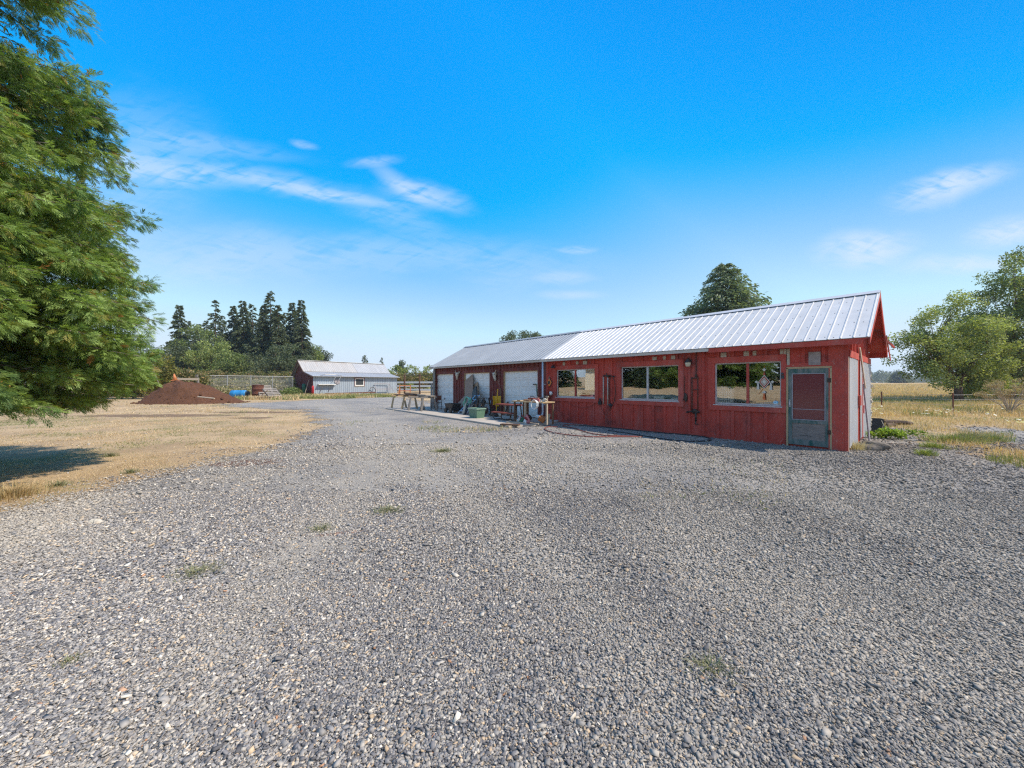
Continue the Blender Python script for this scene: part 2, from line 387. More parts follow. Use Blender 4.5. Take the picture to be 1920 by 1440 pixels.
# gravel yard: polygons in metres, edge frayed by noise in the material
yard = [G(*p).xy for p in ((0, 968), (60, 956), (140, 940), (250, 905), (340, 884), (410, 866), (480, 849), (560, 822), (612, 802), (600, 790), (585, 778), (566, 768), (500, 766), (420, 762), (425, 757), (520, 754), (600, 749), (680, 746), (742, 744))]
yard = [Vector((-9.5, 1.0)), Vector((-7.6, 4.4))] + yard + [Vector((bw(-22, 3).x, bw(-22, 3).y)), Vector((bw(0, 6.2).x, bw(0, 6.2).y))] + \
       [G(*p).xy for p in ((1668, 802), (1712, 812), (1730, 832), (1800, 842), (1860, 856), (1930, 874), (2050, 905))] + [Vector((9, 3.4)), Vector((10, -9)), Vector((-10, -9))]
arm = [G(*p).xy for p in ((1790, 806), (1850, 800), (1960, 812), (2150, 832), (2250, 860), (2050, 872), (1930, 838), (1850, 822))]
def sdist(x, y, poly):
    x = np.asarray(x); y = np.asarray(y); ins = np.zeros(x.shape, bool); d = np.full(x.shape, 1e9)
    for i in range(len(poly)):
        a, b = poly[i], poly[(i + 1) % len(poly)]; ex, ey = b[0] - a[0], b[1] - a[1]
        t = np.clip(((x - a[0]) * ex + (y - a[1]) * ey) / (ex * ex + ey * ey + 1e-9), 0, 1)
        d = np.minimum(d, np.hypot(x - a[0] - t * ex, y - a[1] - t * ey))
        c_ = (a[1] > y) != (b[1] > y)
        with np.errstate(divide='ignore', invalid='ignore'):
            xi = (b[0] - a[0]) * (y - a[1]) / (b[1] - a[1] + 1e-12) + a[0]
        ins ^= c_ & (x < xi)
    return np.where(ins, d, -d)
def gmask(x, y):
    w = .5 + .045 * np.maximum(y, 0)
    return np.clip(.5 + np.maximum(sdist(x, y, yard), sdist(x, y, arm)) / (3.4 * w), 0, 1)
def polydist(x, y, pts):
    d = np.full(np.shape(x), 1e9)
    for p_, q_ in zip(pts[:-1], pts[1:]):
        ex, ey = q_[0] - p_[0], q_[1] - p_[1]; t = np.clip(((x - p_[0]) * ex + (y - p_[1]) * ey) / (ex * ex + ey * ey), 0, 1); d = np.minimum(d, np.hypot(x - p_[0] - t * ex, y - p_[1] - t * ey))
    return d
RUTS = [[G(*p).xy for p in l_] for l_ in (((200, 1440), (430, 1180), (560, 1040), (650, 945), (690, 880), (690, 820), (650, 775), (600, 757)), ((1320, 1440), (1160, 1180), (1010, 1040), (890, 950), (810, 885), (765, 830), (700, 782)),
        ((1900, 1060), (1500, 930), (1250, 890), (1000, 866), (860, 845), (770, 815)), ((1800, 960), (1450, 885), (1200, 862), (1000, 842), (880, 826)))]
def ruts(x, y):
    w = .30 + .02 * np.maximum(y, 0); t = 0
    for i, l_ in enumerate(RUTS): t = np.maximum(t, np.exp(-(polydist(x, y, l_) / w) ** 2) * (1 if i < 2 else .6))
    return t * np.clip(.35 + 1.3 * fbm(x * .7 + 4, y * .7, 61), 0, 1)
k = NT('gravel')
v1 = k.n('ShaderNodeTexVoronoi'); v1.inputs['Scale'].default_value = 42; k.l(k.co, v1.inputs['Vector'])
v2 = k.n('ShaderNodeTexVoronoi'); v2.inputs['Scale'].default_value = 95; k.l(k.co, v2.inputs['Vector'])
STN = [(0., (.09, .092, .10)), (.18, (.16, .16, .168)), (.42, (.25, .245, .24)), (.60, (.35, .33, .30)), (.74, (.37, .30, .225)), (.82, (.21, .207, .212)), (.93, (.48, .45, .41)), (.985, (.30, .19, .125))]
s1 = k.n('ShaderNodeSeparateColor'); k.l(v1.outputs['Color'], s1.inputs[0]); s2 = k.n('ShaderNodeSeparateColor'); k.l(v2.outputs['Color'], s2.inputs[0])
c1 = k.ramp(s1.outputs[0], STN, 'CONSTANT'); c2 = k.ramp(s2.outputs[1], STN, 'CONSTANT')
c = k.mix(k.ramp(k.noise(1.6, 5, .7), [(.4, 0.), (.6, 1.)]), c1, c2)
dust = k.ramp(k.noise(.33, 7, .72, k.scaled((1, 1.3, 1)), .4), [(.36, 0.), (.62, 1.)])
rt = k.n('ShaderNodeAttribute', attribute_name='t').outputs['Fac']
dust = k.math('ADD', dust, k.math('MULTIPLY', rt, .7), True)
dfin = k.ramp(k.noise(22, 4, .7), [(.35, .25), (.65, 1.)])
c = k.mix(k.math('MULTIPLY', k.math('MULTIPLY', dust, dfin), .8), c, (.49, .435, .355))
c = k.mix(k.ramp(k.noise(.21, 5, .7, k.scaled((1, 1, 1), (31, 5, 0))), [(.5, 0.), (.72, .45)]), c, (.15, .152, .165))
c = k.mix(k.ramp(k.noise(.75, 8, .75, k.scaled((1, .8, 1), (3, 8, 0)), .5), [(.5, 0.), (.64, .5)]), c, (.47, .41, .33))
c = k.mix(k.ramp(k.noise(2.6, 6, .75, k.scaled((1, 1, 1), (13, 2, 0))), [(.52, 0.), (.70, .45)]), c, (.15, .147, .15))
p = G(465, 868); c = k.mix(k.math('MULTIPLY', spot(k, p.x, p.y, .75, .42, .2, 5, .8), .85), c, (.16, .075, .05))
p = G(650, 1000); c = k.mix(k.math('MULTIPLY', spot(k, p.x, p.y, .35, .05, .25, 9, .8), .6), c, (.33, .16, .10))
hgt = k.math('ADD', k.math('MULTIPLY', v1.outputs['Distance'], -1.), k.math('MULTIPLY', v2.outputs['Distance'], -.6))
nb = k.bump(hgt, .85, .022); nb = k.bump(k.noise(1.3, 5, .6), .35, .06, nb)
sh = k.bsdf(c, .92, 0, nb, .25)
at = k.n('ShaderNodeAttribute', attribute_name='m')
fr = k.math('ADD', k.math('MULTIPLY', k.noise(.8, 8, .72), .62), k.math('MULTIPLY', k.noise(9, 4, .7), .38))
al = k.math('GREATER_THAN', k.math('ADD', at.outputs['Fac'], k.math('MULTIPLY', k.math('SUBTRACT', fr, .5), 2.0)), .5)
tr = k.n('ShaderNodeBsdfTransparent'); mx = k.n('ShaderNodeMixShader'); k.l(al, mx.inputs[0]); k.l(tr.outputs[0], mx.inputs[1]); k.l(sh, mx.inputs[2])
MT['gravel'] = k.done(mx.outputs[0])
gx = np.arange(-34, 40, .3); gy = np.arange(-10, 60, .3); X, Y = np.meshgrid(gx, gy, indexing='ij'); m = gmask(X.ravel(), Y.ravel())
nx, ny = X.shape; idx = np.arange(nx * ny).reshape(nx, ny)
q = np.stack([idx[:-1, :-1], idx[1:, :-1], idx[1:, 1:], idx[:-1, 1:]], -1).reshape(-1, 4)
q = q[m[q].max(1) > 0.01]
used = np.unique(q); remap = np.full(nx * ny, -1); remap[used] = np.arange(len(used))
zz = np.full(nx * ny, .006)
V = np.stack([X.ravel(), Y.ravel(), zz], -1)[used]
tag(npmesh('gravel_yard', V, remap[q], MT['gravel'], attr={'m': m[used], 't': ruts(V[:, 0], V[:, 1])}), kind='structure')

# loose crushed stones near the eye
SCOL = np.array([(.080, .082, .092), (.125, .126, .138), (.175, .174, .182), (.23, .224, .22), (.29, .275, .255), (.38, .355, .32), (.36, .285, .205), (.48, .45, .405), (.29, .165, .10)])
SPR = np.array([.12, .18, .21, .19, .145, .065, .05, .016, .003]); SPR = SPR / SPR.sum()
def stones(n, y0, y1, s0, s1, seed):
    r = np.random.default_rng(seed)
    y = y0 + (y1 - y0) * np.sqrt(r.random(n) * (1 - (y0 / y1) ** 2) + (y0 / y1) ** 2) if False else r.uniform(y0, y1, n)
    x = r.uniform(-1, 1, n) * (1.55 * y + 1.0)
    # uniform density: keep in proportion to row width
    keep = r.random(n) < (1.55 * y + 1.0) / (1.55 * y1 + 1.0); x = x[keep]; y = y[keep]
    rt_ = ruts(x, y); fines = np.clip((fbm(x * .6 + 20, y * .6, 15) - .5) * 4, 0, 1)
    ok = (gmask(x, y) + (fbm(x * .8, y * .8, 3) - .5) * 1.2 + r.normal(0, .20, len(x))) > .50
    ok &= r.random(len(x)) > .50 * rt_ + .50 * fines * np.clip((y - 2) / 2, .15, 1); ok &= r.random(len(x)) > np.clip((y - 8) / 8.5, 0, .97)
    s_, u_ = (x - BC.x) * BA.x + (y - BC.y) * BA.y, (x - BC.x) * BB.x + (y - BC.y) * BB.y
    ok &= ~((s_ < .02) & (u_ > -.02)) & ~((s_ < -8.7) & (u_ > -3.1))
    x = x[ok]; y = y[ok]; rt_ = rt_[ok]; n = len(x)
    s = np.clip(s0 * np.exp(r.normal(0, .30, n)), s0 * .4, s1)
    dens = fbm(x * .7, y * .7, 11); s *= .75 + .6 * dens
    base = np.array([(-1, -1, -1), (1, -1, -1), (1, 1, -1), (-1, 1, -1), (-1, -1, 1), (1, -1, 1), (1, 1, 1), (-1, 1, 1)], float)
    v = base[None] * r.uniform(.45, 1.0, (n, 8, 3)) * (s[:, None, None] * .5)
    v[:, :, 0] *= r.uniform(1.0, 2.0, n)[:, None]; v[:, :, 2] *= r.uniform(.22, .55, n)[:, None]
    a = r.uniform(0, 2 * np.pi, n); b = r.normal(0, .36, n); c = r.normal(0, .36, n)
    X_, Y_, Z_ = v[..., 0].copy(), v[..., 1].copy(), v[..., 2].copy()
    Y1 = Y_ * np.cos(b)[:, None] - Z_ * np.sin(b)[:, None]; Z1 = Y_ * np.sin(b)[:, None] + Z_ * np.cos(b)[:, None]
    X2 = X_ * np.cos(c)[:, None] + Z1 * np.sin(c)[:, None]; Z2 = -X_ * np.sin(c)[:, None] + Z1 * np.cos(c)[:, None]
    X3 = X2 * np.cos(a)[:, None] - Y1 * np.sin(a)[:, None]; Y3 = X2 * np.sin(a)[:, None] + Y1 * np.cos(a)[:, None]
    v = np.stack([X3 + x[:, None], Y3 + y[:, None], Z2 + .006 + (s * r.uniform(.05, .4, n))[:, None]], -1)
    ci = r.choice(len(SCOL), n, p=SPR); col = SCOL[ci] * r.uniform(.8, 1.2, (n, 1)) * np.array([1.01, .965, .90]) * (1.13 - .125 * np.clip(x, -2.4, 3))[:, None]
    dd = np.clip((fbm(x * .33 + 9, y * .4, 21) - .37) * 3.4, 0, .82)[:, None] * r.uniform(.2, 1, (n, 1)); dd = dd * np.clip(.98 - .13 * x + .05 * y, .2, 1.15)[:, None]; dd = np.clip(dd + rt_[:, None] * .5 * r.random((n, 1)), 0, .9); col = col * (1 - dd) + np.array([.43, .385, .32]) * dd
    return v.reshape(-1, 3), n, np.repeat(col, 8, 0)
parts = [stones(310000, 1.2, 3.0, .0106, .032, 1), stones(270000, 3.0, 5.5, .0135, .04, 2), stones(120000, 5.5, 10, .019, .05, 3), stones(60000, 9, 17, .030, .07, 5), stones(160, 1.2, 9, .030, .05, 4)]
V = np.concatenate([p_[0] for p_ in parts]); n = sum(p_[1] for p_ in parts); C_ = np.concatenate([p_[2] for p_ in parts])
fb = np.array([(0, 3, 2, 1), (4, 5, 6, 7), (0, 1, 5, 4), (1, 2, 6, 5), (2, 3, 7, 6), (3, 0, 4, 7)])
Q = (fb[None] + (np.arange(n) * 8)[:, None, None]).reshape(-1, 4)
k = NT('stone_chips'); a = k.n('ShaderNodeAttribute', attribute_name='Col')
MT['stone'] = k.done(k.bsdf(k.mix(k.ramp(k.noise(120, 3, .7), [(.3, 0.), (.7, .5)]), a.outputs['Color'], k.mix(1, a.outputs['Color'], (1.5, 1.48, 1.42), 'MULTIPLY')), .85, 0, None, .3))
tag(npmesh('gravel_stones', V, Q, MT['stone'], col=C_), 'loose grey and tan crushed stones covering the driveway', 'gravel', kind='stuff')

# blades of grass: each a bent sliver of two quads
def blades(x, y, z, L, wd, lean, col, seed):
    r = np.random.default_rng(seed); n = len(x)
    a = r.uniform(0, 2 * np.pi, n); dx, dy = np.cos(a), np.sin(a); b = r.uniform(0, 2 * np.pi, n); wx, wy = np.cos(b) * wd / 2, np.sin(b) * wd / 2
    le = np.abs(r.normal(lean, .3, n))
    p0 = np.stack([x, y, z - .01], -1); mid_ = np.stack([x + dx * L * .35 * le, y + dy * L * .35 * le, z + L * .6 * np.cos(np.minimum(le, 1.45))], -1)
    top = np.stack([x + dx * L * 1. * np.sin(np.minimum(le * 1.25, 1.5)), y + dy * L * np.sin(np.minimum(le * 1.25, 1.5)), z + L * np.cos(np.minimum(le * 1.25, 1.5))], -1)
    w = np.stack([wx, wy, np.zeros(n)], -1)
    v = np.stack([p0 - w, p0 + w, mid_ + w * .8, mid_ - w * .8, top + w * .15, top - w * .15], 1).reshape(-1, 3)
    i = np.arange(n)[:, None] * 6
    q_ = np.concatenate([i + np.array([[0, 1, 2, 3]]), i + np.array([[3, 2, 4, 5]])], 0)
    return v, q_, np.repeat(col, 6, 0)
def joinb(lst):
    V = []; Q = []; C = []; o = 0
    for v, q_, c_ in lst: V.append(v); Q.append(q_ + o); C.append(c_); o += len(v)
    return np.concatenate(V), np.concatenate(Q), np.concatenate(C)
STRAW = np.array([(.66, .50, .30), (.58, .42, .24), (.47, .335, .19), (.72, .58, .38)])
GREEN = np.array([(.19, .22, .07), (.24, .26, .09), (.28, .28, .13)])
def grasscol(x, y, r, gth=.565):
    n = len(x); c_ = STRAW[r.integers(0, 4, n)] * r.uniform(.8, 1.15, (n, 1))
    g = fbm(x * .42, y * .42, 31) + r.normal(0, .05, n) > gth
    c_[g] = GREEN[r.integers(0, 3, g.sum())] * r.uniform(.8, 1.2, (g.sum(), 1)); return c_
# mown dry lawn on the left
lst = []
for (n, y0, y1, L0, wd, sd_) in ((110000, 3.5, 9, .05, .005, 41), (110000, 9, 20, .065, .010, 42), (70000, 20, 48, .10, .025, 43)):
    r = np.random.default_rng(sd_); y = r.uniform(y0, y1, n); x = r.uniform(-1.75, -.1, n) * (y + 1.5)
    gm = gmask(x, y) + (fbm(x * .8, y * .8, 3) - .5) * 1.2; d = fbm(x * 1.1, y * 1.1, 51)
    ok = (r.random(n) < np.clip((.60 - gm) * 5, 0, 1)) & (r.random(n) < np.clip((d - .36) * 3.2, .06, 1)) ; x, y = x[ok], y[ok]
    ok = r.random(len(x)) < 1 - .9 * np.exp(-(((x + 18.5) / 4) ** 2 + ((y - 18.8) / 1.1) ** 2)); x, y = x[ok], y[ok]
    L = L0 * r.uniform(.5, 1.4, len(x)); lst.append(blades(x, y, np.zeros(len(x)), L, wd, 1.1, grasscol(x, y, r), sd_))
v, q, c_ = joinb(lst)
tag(npmesh('dry_lawn', v, q, MT['grass'], col=c_), 'short sun-bleached lawn grass left of the gravel', 'grass', kind='stuff')
# tall field grass on the right, and the rough strip behind
lst = []
for (n, y0, y1, L0, wd, sd_) in ((46000, 7, 20, .14, .010, 61), (60000, 18, 34, .36, .016, 62), (60000, 32, 80, .5, .04, 63), (40000, 75, 230, .7, .12, 64)):
    r = np.random.default_rng(sd_); y = r.uniform(y0, y1, n); x = r.uniform(.85, 1.62, n) * (y + 1)
    gm = gmask(x, y); s_, u_ = (x - BC.x) * BA.x + (y - BC.y) * BA.y, (x - BC.x) * BB.x + (y - BC.y) * BB.y
    gm = gm + (fbm(x * .8, y * .8, 3) - .5) * 1.0; ok = (gm < .5) & (u_ > 4.9 + .8) | (gm < .5) & (s_ > 1.5); ok &= r.random(n) < np.clip((fbm(x * .5, y * .5, 71) - .22) * 2.4, .15, 1)
    x, y = x[ok], y[ok]; L = L0 * r.uniform(.4, 1.25, len(x)); z = np.array([gz(a_, b_) for a_, b_ in zip(x, y)])
    cc = grasscol(x, y, r, .70 if y0 > 30 else .60); cc = cc * np.array([1.02, .99, .93])
    lst.append(blades(x, y, z, L, wd, .35, cc, sd_))
v, q, c_ = joinb(lst)
tag(npmesh('field_grass', v, q, MT['grass'], col=c_), 'tall golden dry grass of the field on the right', 'grass', kind='stuff')
# rough grass: strip in front of the grey shed, fringe behind the mulch pile
lst = []
for (n, x0, x1, ya, yb, L0, g_) in ((9000, 545, 742, 740, 748, .35, .45), (9000, 190, 300, 722.5, 745, 1.2, .9), (7000, 440, 560, 736, 750, .4, .5), (5000, 360, 560, 727, 739, 1.2, .62)):
    r = np.random.default_rng(int(x0)); px = r.uniform(x0, x1, n); py = r.uniform(ya, yb, n); Yd = np.minimum(F * H / (py - 720), 62)
    x = (px - 960) / F * Yd; y = Yd; L = L0 * r.uniform(.35, 1.2, n)
    ok = (gmask(x, y) < .6); x, y, L = x[ok], y[ok], L[ok]
    lst.append(blades(x, y, np.zeros(len(x)), L, .05, .35, grasscol(x, y, r, g_), int(x0) + 1))
v, q, c_ = joinb(lst)
tag(npmesh('rough_grass', v, q, MT['grass'], col=c_), 'uncut grass in front of the grey shed and behind the mulch', 'grass', kind='stuff')
# sparse dry wisps and weeds growing through the gravel
lst = []
for (n, x0, x1, ya, yb, L0, g_) in ((2600, 590, 790, 752, 800, .10, .5), (2200, 780, 960, 790, 812, .13, .62), (2000, 1700, 1900, 812, 845, .13, .40), (900, 1200, 1480, 850, 960, .06, .6)):
    r = np.random.default_rng(int(x0) + 5); px = r.uniform(x0, x1, n); py = r.uniform(ya, yb, n); Yd = F * H / (py - 720)
    x = (px - 960) / F * Yd; ok = fbm(x * .9, Yd * .9, 91) > .56; x, Yd = x[ok], Yd[ok]
    lst.append(blades(x, Yd, np.zeros(len(x)), L0 * r.uniform(.4, 1.2, len(x)), .012, .6, grasscol(x, Yd, r, g_), int(x0) + 6))
v, q, c_ = joinb(lst)
tag(npmesh('gravel_weeds', v, q, MT['grass'], col=c_), 'sparse dry weeds coming up through the gravel', 'grass', kind='stuff')

# concrete pad in front of the garage doors
k = NT('old_concrete')
c = k.mix(k.ramp(k.noise(.9, 7, .7), [(.35, 0.), (.65, 1.)]), (.37, .32, .27), (.46, .41, .345))
c = k.mix(k.ramp(k.noise(7, 6, .7), [(.5, 0.), (.7, .5)]), c, (.22, .19, .165))
MT['concrete'] = k.done(k.bsdf(c, .9, 0, k.bump(k.noise(40, 5, .7), .3, .01), .3))
SZ = .08
pts = [(-21.9, -2.35), (-8.93, -3.02), (-8.72, -.92), (-9.15, .02), (-21.0, .02)]
me = MB(); n = len(pts)
P3 = [bw(s, u) for s, u in pts]
me.add([(p.x, p.y, -.1) for p in P3] + [(p.x, p.y, SZ) for p in P3], [tuple(range(n)), tuple(range(n, 2 * n))] + [(i, (i + 1) % n, (i + 1) % n + n, i + n) for i in range(n)])
o = me.build('concrete_pad', MT['concrete'], bevel=.015); tag(o, kind='structure')
# ------------------------------------------------------------------ the red workshop
def redpaint(name, c1, c2, bare, wear, dirt):
    k = NT(name); v = k.scaled((6, 6, 1.0))
    f = k.ramp(k.noise(1.6, 6, .7, v), [(.3, 0.), (.7, 1.)]); c = k.mix(f, c1, c2)
    sxx = k.n('ShaderNodeSeparateXYZ'); k.l(k.co, sxx.inputs[0]); wnz = k.n('ShaderNodeTexWhiteNoise', noise_dimensions='1D')
    k.l(k.math('FLOOR', k.math('MULTIPLY', k.math('ADD', sxx.outputs[0], sxx.outputs[1]), 3.3)), wnz.inputs['W'])
    c = k.mix(k.math('MULTIPLY', wnz.outputs['Value'], .45), c, tuple(x * .62 for x in c1)); c = k.mix(k.math('MULTIPLY', k.ramp(k.noise(1.1, 7, .72, k.scaled((2.2, 2.2, .7), (9, 4, 1))), [(.5, 0.), (.75, 1.)]), .28), c, bare)
    w = k.ramp(k.noise(2.4, 9, .78, k.scaled((2.5, 2.5, 1.1), (5, 1, 2)), .5), [(wear, 0.), (wear + .05, .85)]); c = k.mix(w, c, bare)
    w2 = k.ramp(k.noise(26, 4, .7, k.scaled((1, 1, .5))), [(.61, 0.), (.68, .6)]); c = k.mix(w2, c, bare)
    d = k.ramp(k.noise(.9, 7, .7, k.scaled((1.5, 1.5, 1.2), (1, 2, 8))), [(.52, 0.), (.70, dirt)]); c = k.mix(d, c, (.06, .035, .035))
    nb = k.bump(k.noise(12, 6, .7, k.scaled((8, 8, .6))), .25, .008)
    return k.done(k.bsdf(c, .72, 0, nb, .3))
MT['red'] = redpaint('barn_red_paint', (.53, .070, .046), (.43, .058, .040), (.42, .25, .21), .62, .8)
MT['red_trim'] = redpaint('barn_red_trim_paint', (.53, .078, .052), (.45, .068, .047), (.46, .32, .27), .64, .4)
MT['maroon'] = redpaint('weathered_maroon_boards', (.22, .046, .038), (.14, .034, .03), (.24, .14, .115), .55, .6)
def metalroof(name, c1, c2, metal, rough, stain=None, ax=(1, 1, .2)):
    k = NT(name); c = k.mix(k.ramp(k.noise(2.5, 6, .65, k.scaled(ax)), [(.35, 0.), (.65, 1.)]), c1, c2)
    if stain: c = k.mix(k.ramp(k.noise(1.0, 8, .75, k.scaled((1.6, .5, .5)), .4), [(.54, 0.), (.66, .75)]), c, stain)
    c = k.mix(k.math('MULTIPLY', k.ramp(k.noise(1.0, 3, .6, k.scaled((1.3, .05, .05), (2, 2, 2))), [(.4, 0.), (.62, 1.)]), .35), c, tuple(x * .72 for x in c1)); c = k.mix(k.ramp(k.noise(9, 5, .7, k.scaled((3, .6, .6))), [(.55, 0.), (.75, .25)]), c, tuple(x * .6 for x in c1))
    return k.done(k.bsdf(c, rough, metal, k.bump(k.noise(6, 3, .5), .05, .01), .5))
MT['roof_white'] = metalroof('white_ribbed_roof_metal', (.64, .62, .59), (.56, .545, .52), .0, .45)
MT['roof_galv'] = metalroof('galvanised_ribbed_roof_metal', (.33, .35, .37), (.27, .29, .31), .0, .6)
MT['siding'] = metalroof('dented_grey_siding', (.60, .60, .61), (.52, .52, .54), .0, .5, None, (1, 1, .4))
MT['fascia_grey'] = wood('bare_grey_fascia', (.62, .55, .47), (.48, .42, .36), .8, (1, 12, 12))
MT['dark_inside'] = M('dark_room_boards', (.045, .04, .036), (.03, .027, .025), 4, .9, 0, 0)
k = NT('window_glass')
gl = k.n('ShaderNodeBsdfGlossy'); gl.inputs['Roughness'].default_value = .0; gl.inputs['Color'].default_value = (.93, .95, .95, 1)
tr = k.n('ShaderNodeBsdfTransparent'); tr.inputs['Color'].default_value = (.98, .99, .98, 1)
lw = k.n('ShaderNodeFresnel'); lw.inputs['IOR'].default_value = 1.6
mx = k.n('ShaderNodeMixShader'); k.l(k.math('ADD', k.math('MULTIPLY', lw.outputs[0], .6), .22, True), mx.inputs[0]); k.l(tr.outputs[0], mx.inputs[1])
wav = k.bump(k.noise(1.3, 2, .4), .035, .05); k.l(wav, gl.inputs['Normal']); k.l(gl.outputs[0], mx.inputs[2]); MT['glass'] = k.done(mx.outputs[0])
k = NT('insect_screen')
k_gl = k.n('ShaderNodeBsdfGlossy'); k_gl.inputs['Roughness'].default_value = .12
lw = k.n('ShaderNodeFresnel'); lw.inputs['IOR'].default_value = 1.45
mx = k.n('ShaderNodeMixShader'); k.l(k.math('ADD', k.math('MULTIPLY', lw.outputs[0], .6), .03), mx.inputs[0])
k.l(k.bsdf((.17, .036, .038), .8, 0, None, .2), mx.inputs[1]); k.l(k_gl.outputs[0], mx.inputs[2]); MT['screen'] = k.done(mx.outputs[0])
def doorpaint():
    k = NT('worn_green_paint'); w = k.ramp(k.noise(3, 8, .75, k.scaled((4, 4, .8))), [(.36, 0.), (.60, 1.)])
    c = k.mix(w, (.024, .10, .085), (.21, .21, .19)); return k.done(k.bsdf(c, .75, 0, None, .3))
MT['door_green'] = doorpaint()
MT['kick'] = M('worn_grey_plywood', (.27, .225, .20), (.19, .155, .135), 4, .85, 0, .2, 20, (1.2, 1, 7), c3=(.10, .085, .075), s3=2.2, t3=.56)
MT['galv_pipe'] = M('galvanised_downpipe', (.55, .57, .60), (.47, .49, .52), 5, .45, .3, .03)
MT['lamp_glass'] = M('frosted_lamp_glass', (.72, .68, .52), (.62, .58, .44), 6, .35, 0, 0)
MT['win_metal'] = M('window_aluminium', (.60, .58, .58), (.46, .43, .43), 8, .45, .3, .05)
MT['patch_grey'] = M('grey_vent_board', (.36, .29, .26), (.26, .21, .19), 9, .85, 0, .15, 30, c3=(.19, .14, .13), s3=4)

WS, WW, WZ = -19.62, 5.05, 2.74          # left end, depth, eave wall height
OV, EV, ZE, ZR = .426, .283, 2.695, 4.185
SJ = -9.88                                # joint between garage and shop
SL = (ZR - ZE) / (WW / 2 + EV)
def roofz(u): return ZE + SL * (u + EV) if u <= WW / 2 else ZE + SL * (WW + EV - u)
shop = thing('workshop', 'long low red board and batten workshop with ribbed metal roof and three white garage doors', 'workshop', (BC.x, BC.y, 0), BROT)

W1 = (fp(1043.4, 694.5), fp(1116, 746.7)); W2 = (fp(1164.7, 687.5), fp(1272.7, 752.5)); W3 = (fp(1340.3, 681), fp(1465, 762.3))
def wrect(w): return w[0][0], w[1][0], w[1][1], w[0][1]
wins = [list(wrect(w)) for w in (W1, W2, W3)]
zt = sum(w[3] for w in wins) / 3
for w in wins: w[3] = .3 * w[3] + .7 * zt
DR = (fp(1476, 690)[0], fp(1559, 690)[0], .06, fp(1476, 690)[1])
gd = []
for x0, x1, yt in ((817.4, 852.8, 701), (873, 921, 698.4), (946.7, 1011.3, 696.5)):
    gd.append([fp(x0, yt, .1)[0], fp(x1, yt, .1)[0], SZ, fp((x0 + x1) / 2, yt, .1)[1]])
zt = sum(g_[3] for g_ in gd) / 3
for g_ in gd: g_[3] = zt
print('wins', [[round(a, 2) for a in w] for w in wins], 'door', [round(a, 2) for a in DR], 'garage', [[round(a, 2) for a in g_] for g_ in gd])

def holed(mb, x0, x1, z0, z1, holes, y0, y1):
    xs = sorted({x0, x1, *[h[0] for h in holes], *[h[1] for h in holes]}); xs = [x for x in xs if x0 <= x <= x1]
    for a, b in zip(xs[:-1], xs[1:]):
        z = z0
        for h in sorted([h for h in holes if h[0] < (a + b) / 2 < h[1]], key=lambda h: h[2]):
            if h[2] > z + 1e-3: mb.box(a, y0, z, b, y1, h[2])
            z = h[3]
        if z1 > z + 1e-3: mb.box(a, y0, z, b, y1, z1)
def battens(mb, x0, x1, z0, z1, step, w, holes, seed, phase=0.):
    rr = random.Random(seed); x = x0 + phase
    while x < x1 - w:
        z = z0; xx = x + rr.uniform(-.015, .015)
        for h in sorted([h for h in holes if h[0] - w < xx + w / 2 < h[1] + w], key=lambda h: h[2]):
            if h[2] > z + .03: mb.box(xx, -.034, z, xx + w, .01, h[2])
            z = h[3]
        if z1 > z + .03: mb.box(xx, -.034, z, xx + w, .01, z1)
        x += step
TR = .17
cas = [(w[0] - TR, min(w[1] + TR, DR[0] - .02), w[2] - TR, w[3] + TR) for w in wins]
dcas = (DR[0] - .03, DR[1] + .16, 0, DR[3] + .12)
# front wall of the shop
mb = MB(); holed(mb, SJ, -.001, 0, WZ, [tuple(w) for w in wins] + [(DR[0], DR[1], 0, DR[3])], 0, .09)
battens(mb, SJ + .1, -.32, .02, WZ - .05, .405, .075, cas + [dcas], 3)
mb.box(SJ + .0, -.022, 0, DR[0] - .12, .01, .10)
mb.build('wall', MT['red'], shop, label='bright red board and batten front wall')
# front wall of the garage
gh = [tuple(g_) for g_ in gd]
mb = MB(); holed(mb, WS, SJ - .001, 0, WZ, gh, 0, .09)
battens(mb, WS + .02, SJ - .1, SZ, WZ - .02, .27, .06, [(g_[0] - .12, g_[1] + .12, 0, g_[3] + .16) for g_ in gd], 5)
for g_ in gd:
    mb.box(g_[0] - .13, -.02, g_[3] + .002, g_[1] + .13, .012, g_[3] + .15)
    mb.box(g_[0] - .13, -.021, SZ, g_[0] - .002, .012, g_[3]); mb.box(g_[1] + .002, -.021, SZ, g_[1] + .13, .012, g_[3])
mb.build('wall', MT['maroon'], shop, label='weathered maroon garage front wall')
# back, left and dividing walls
mb = MB(); mb.box(WS, WW - .08, 0, 0, WW, WZ)
for x in np.arange(WS + .2, 0, .45): mb.box(x, WW - .01, 0, x + .07, WW + .02, WZ)
mb.build('wall', MT['maroon'], shop, label='back wall')
def gable(x0, x1, mat, label, bat):
    mb = MB(); y0, y1 = .001, WW - .001
    prof = [(y0, 0), (y1, 0), (y1, roofz(y1) - .07), (WW / 2, ZR - .07), (y0, roofz(y0) - .07)]
    n = len(prof); mb.add([(x0, y, z) for y, z in prof] + [(x1, y, z) for y, z in prof], [tuple(range(n)), tuple(range(n, 2 * n))] + [(i, (i + 1) % n, (i + 1) % n + n, i + n) for i in range(n)])
    xo, xi = (x1, x1 - .03) if bat > 0 else (x0, x0 + .03)
    y = .16
    while y < WW - .1:
        zt_ = min(roofz(y), roofz(y + .06)) - .09; mb.box(xi, y, 0 if bat < 0 else 2.30, xo + .024 * bat, y + .06, zt_); y += .3
    return mb.build('wall', mat, shop, label=label)
gable(-.09, 0, MT['red'], 'red gable end wall', 1); gable(WS, WS + .09, MT['maroon'], 'left gable end wall', -1)
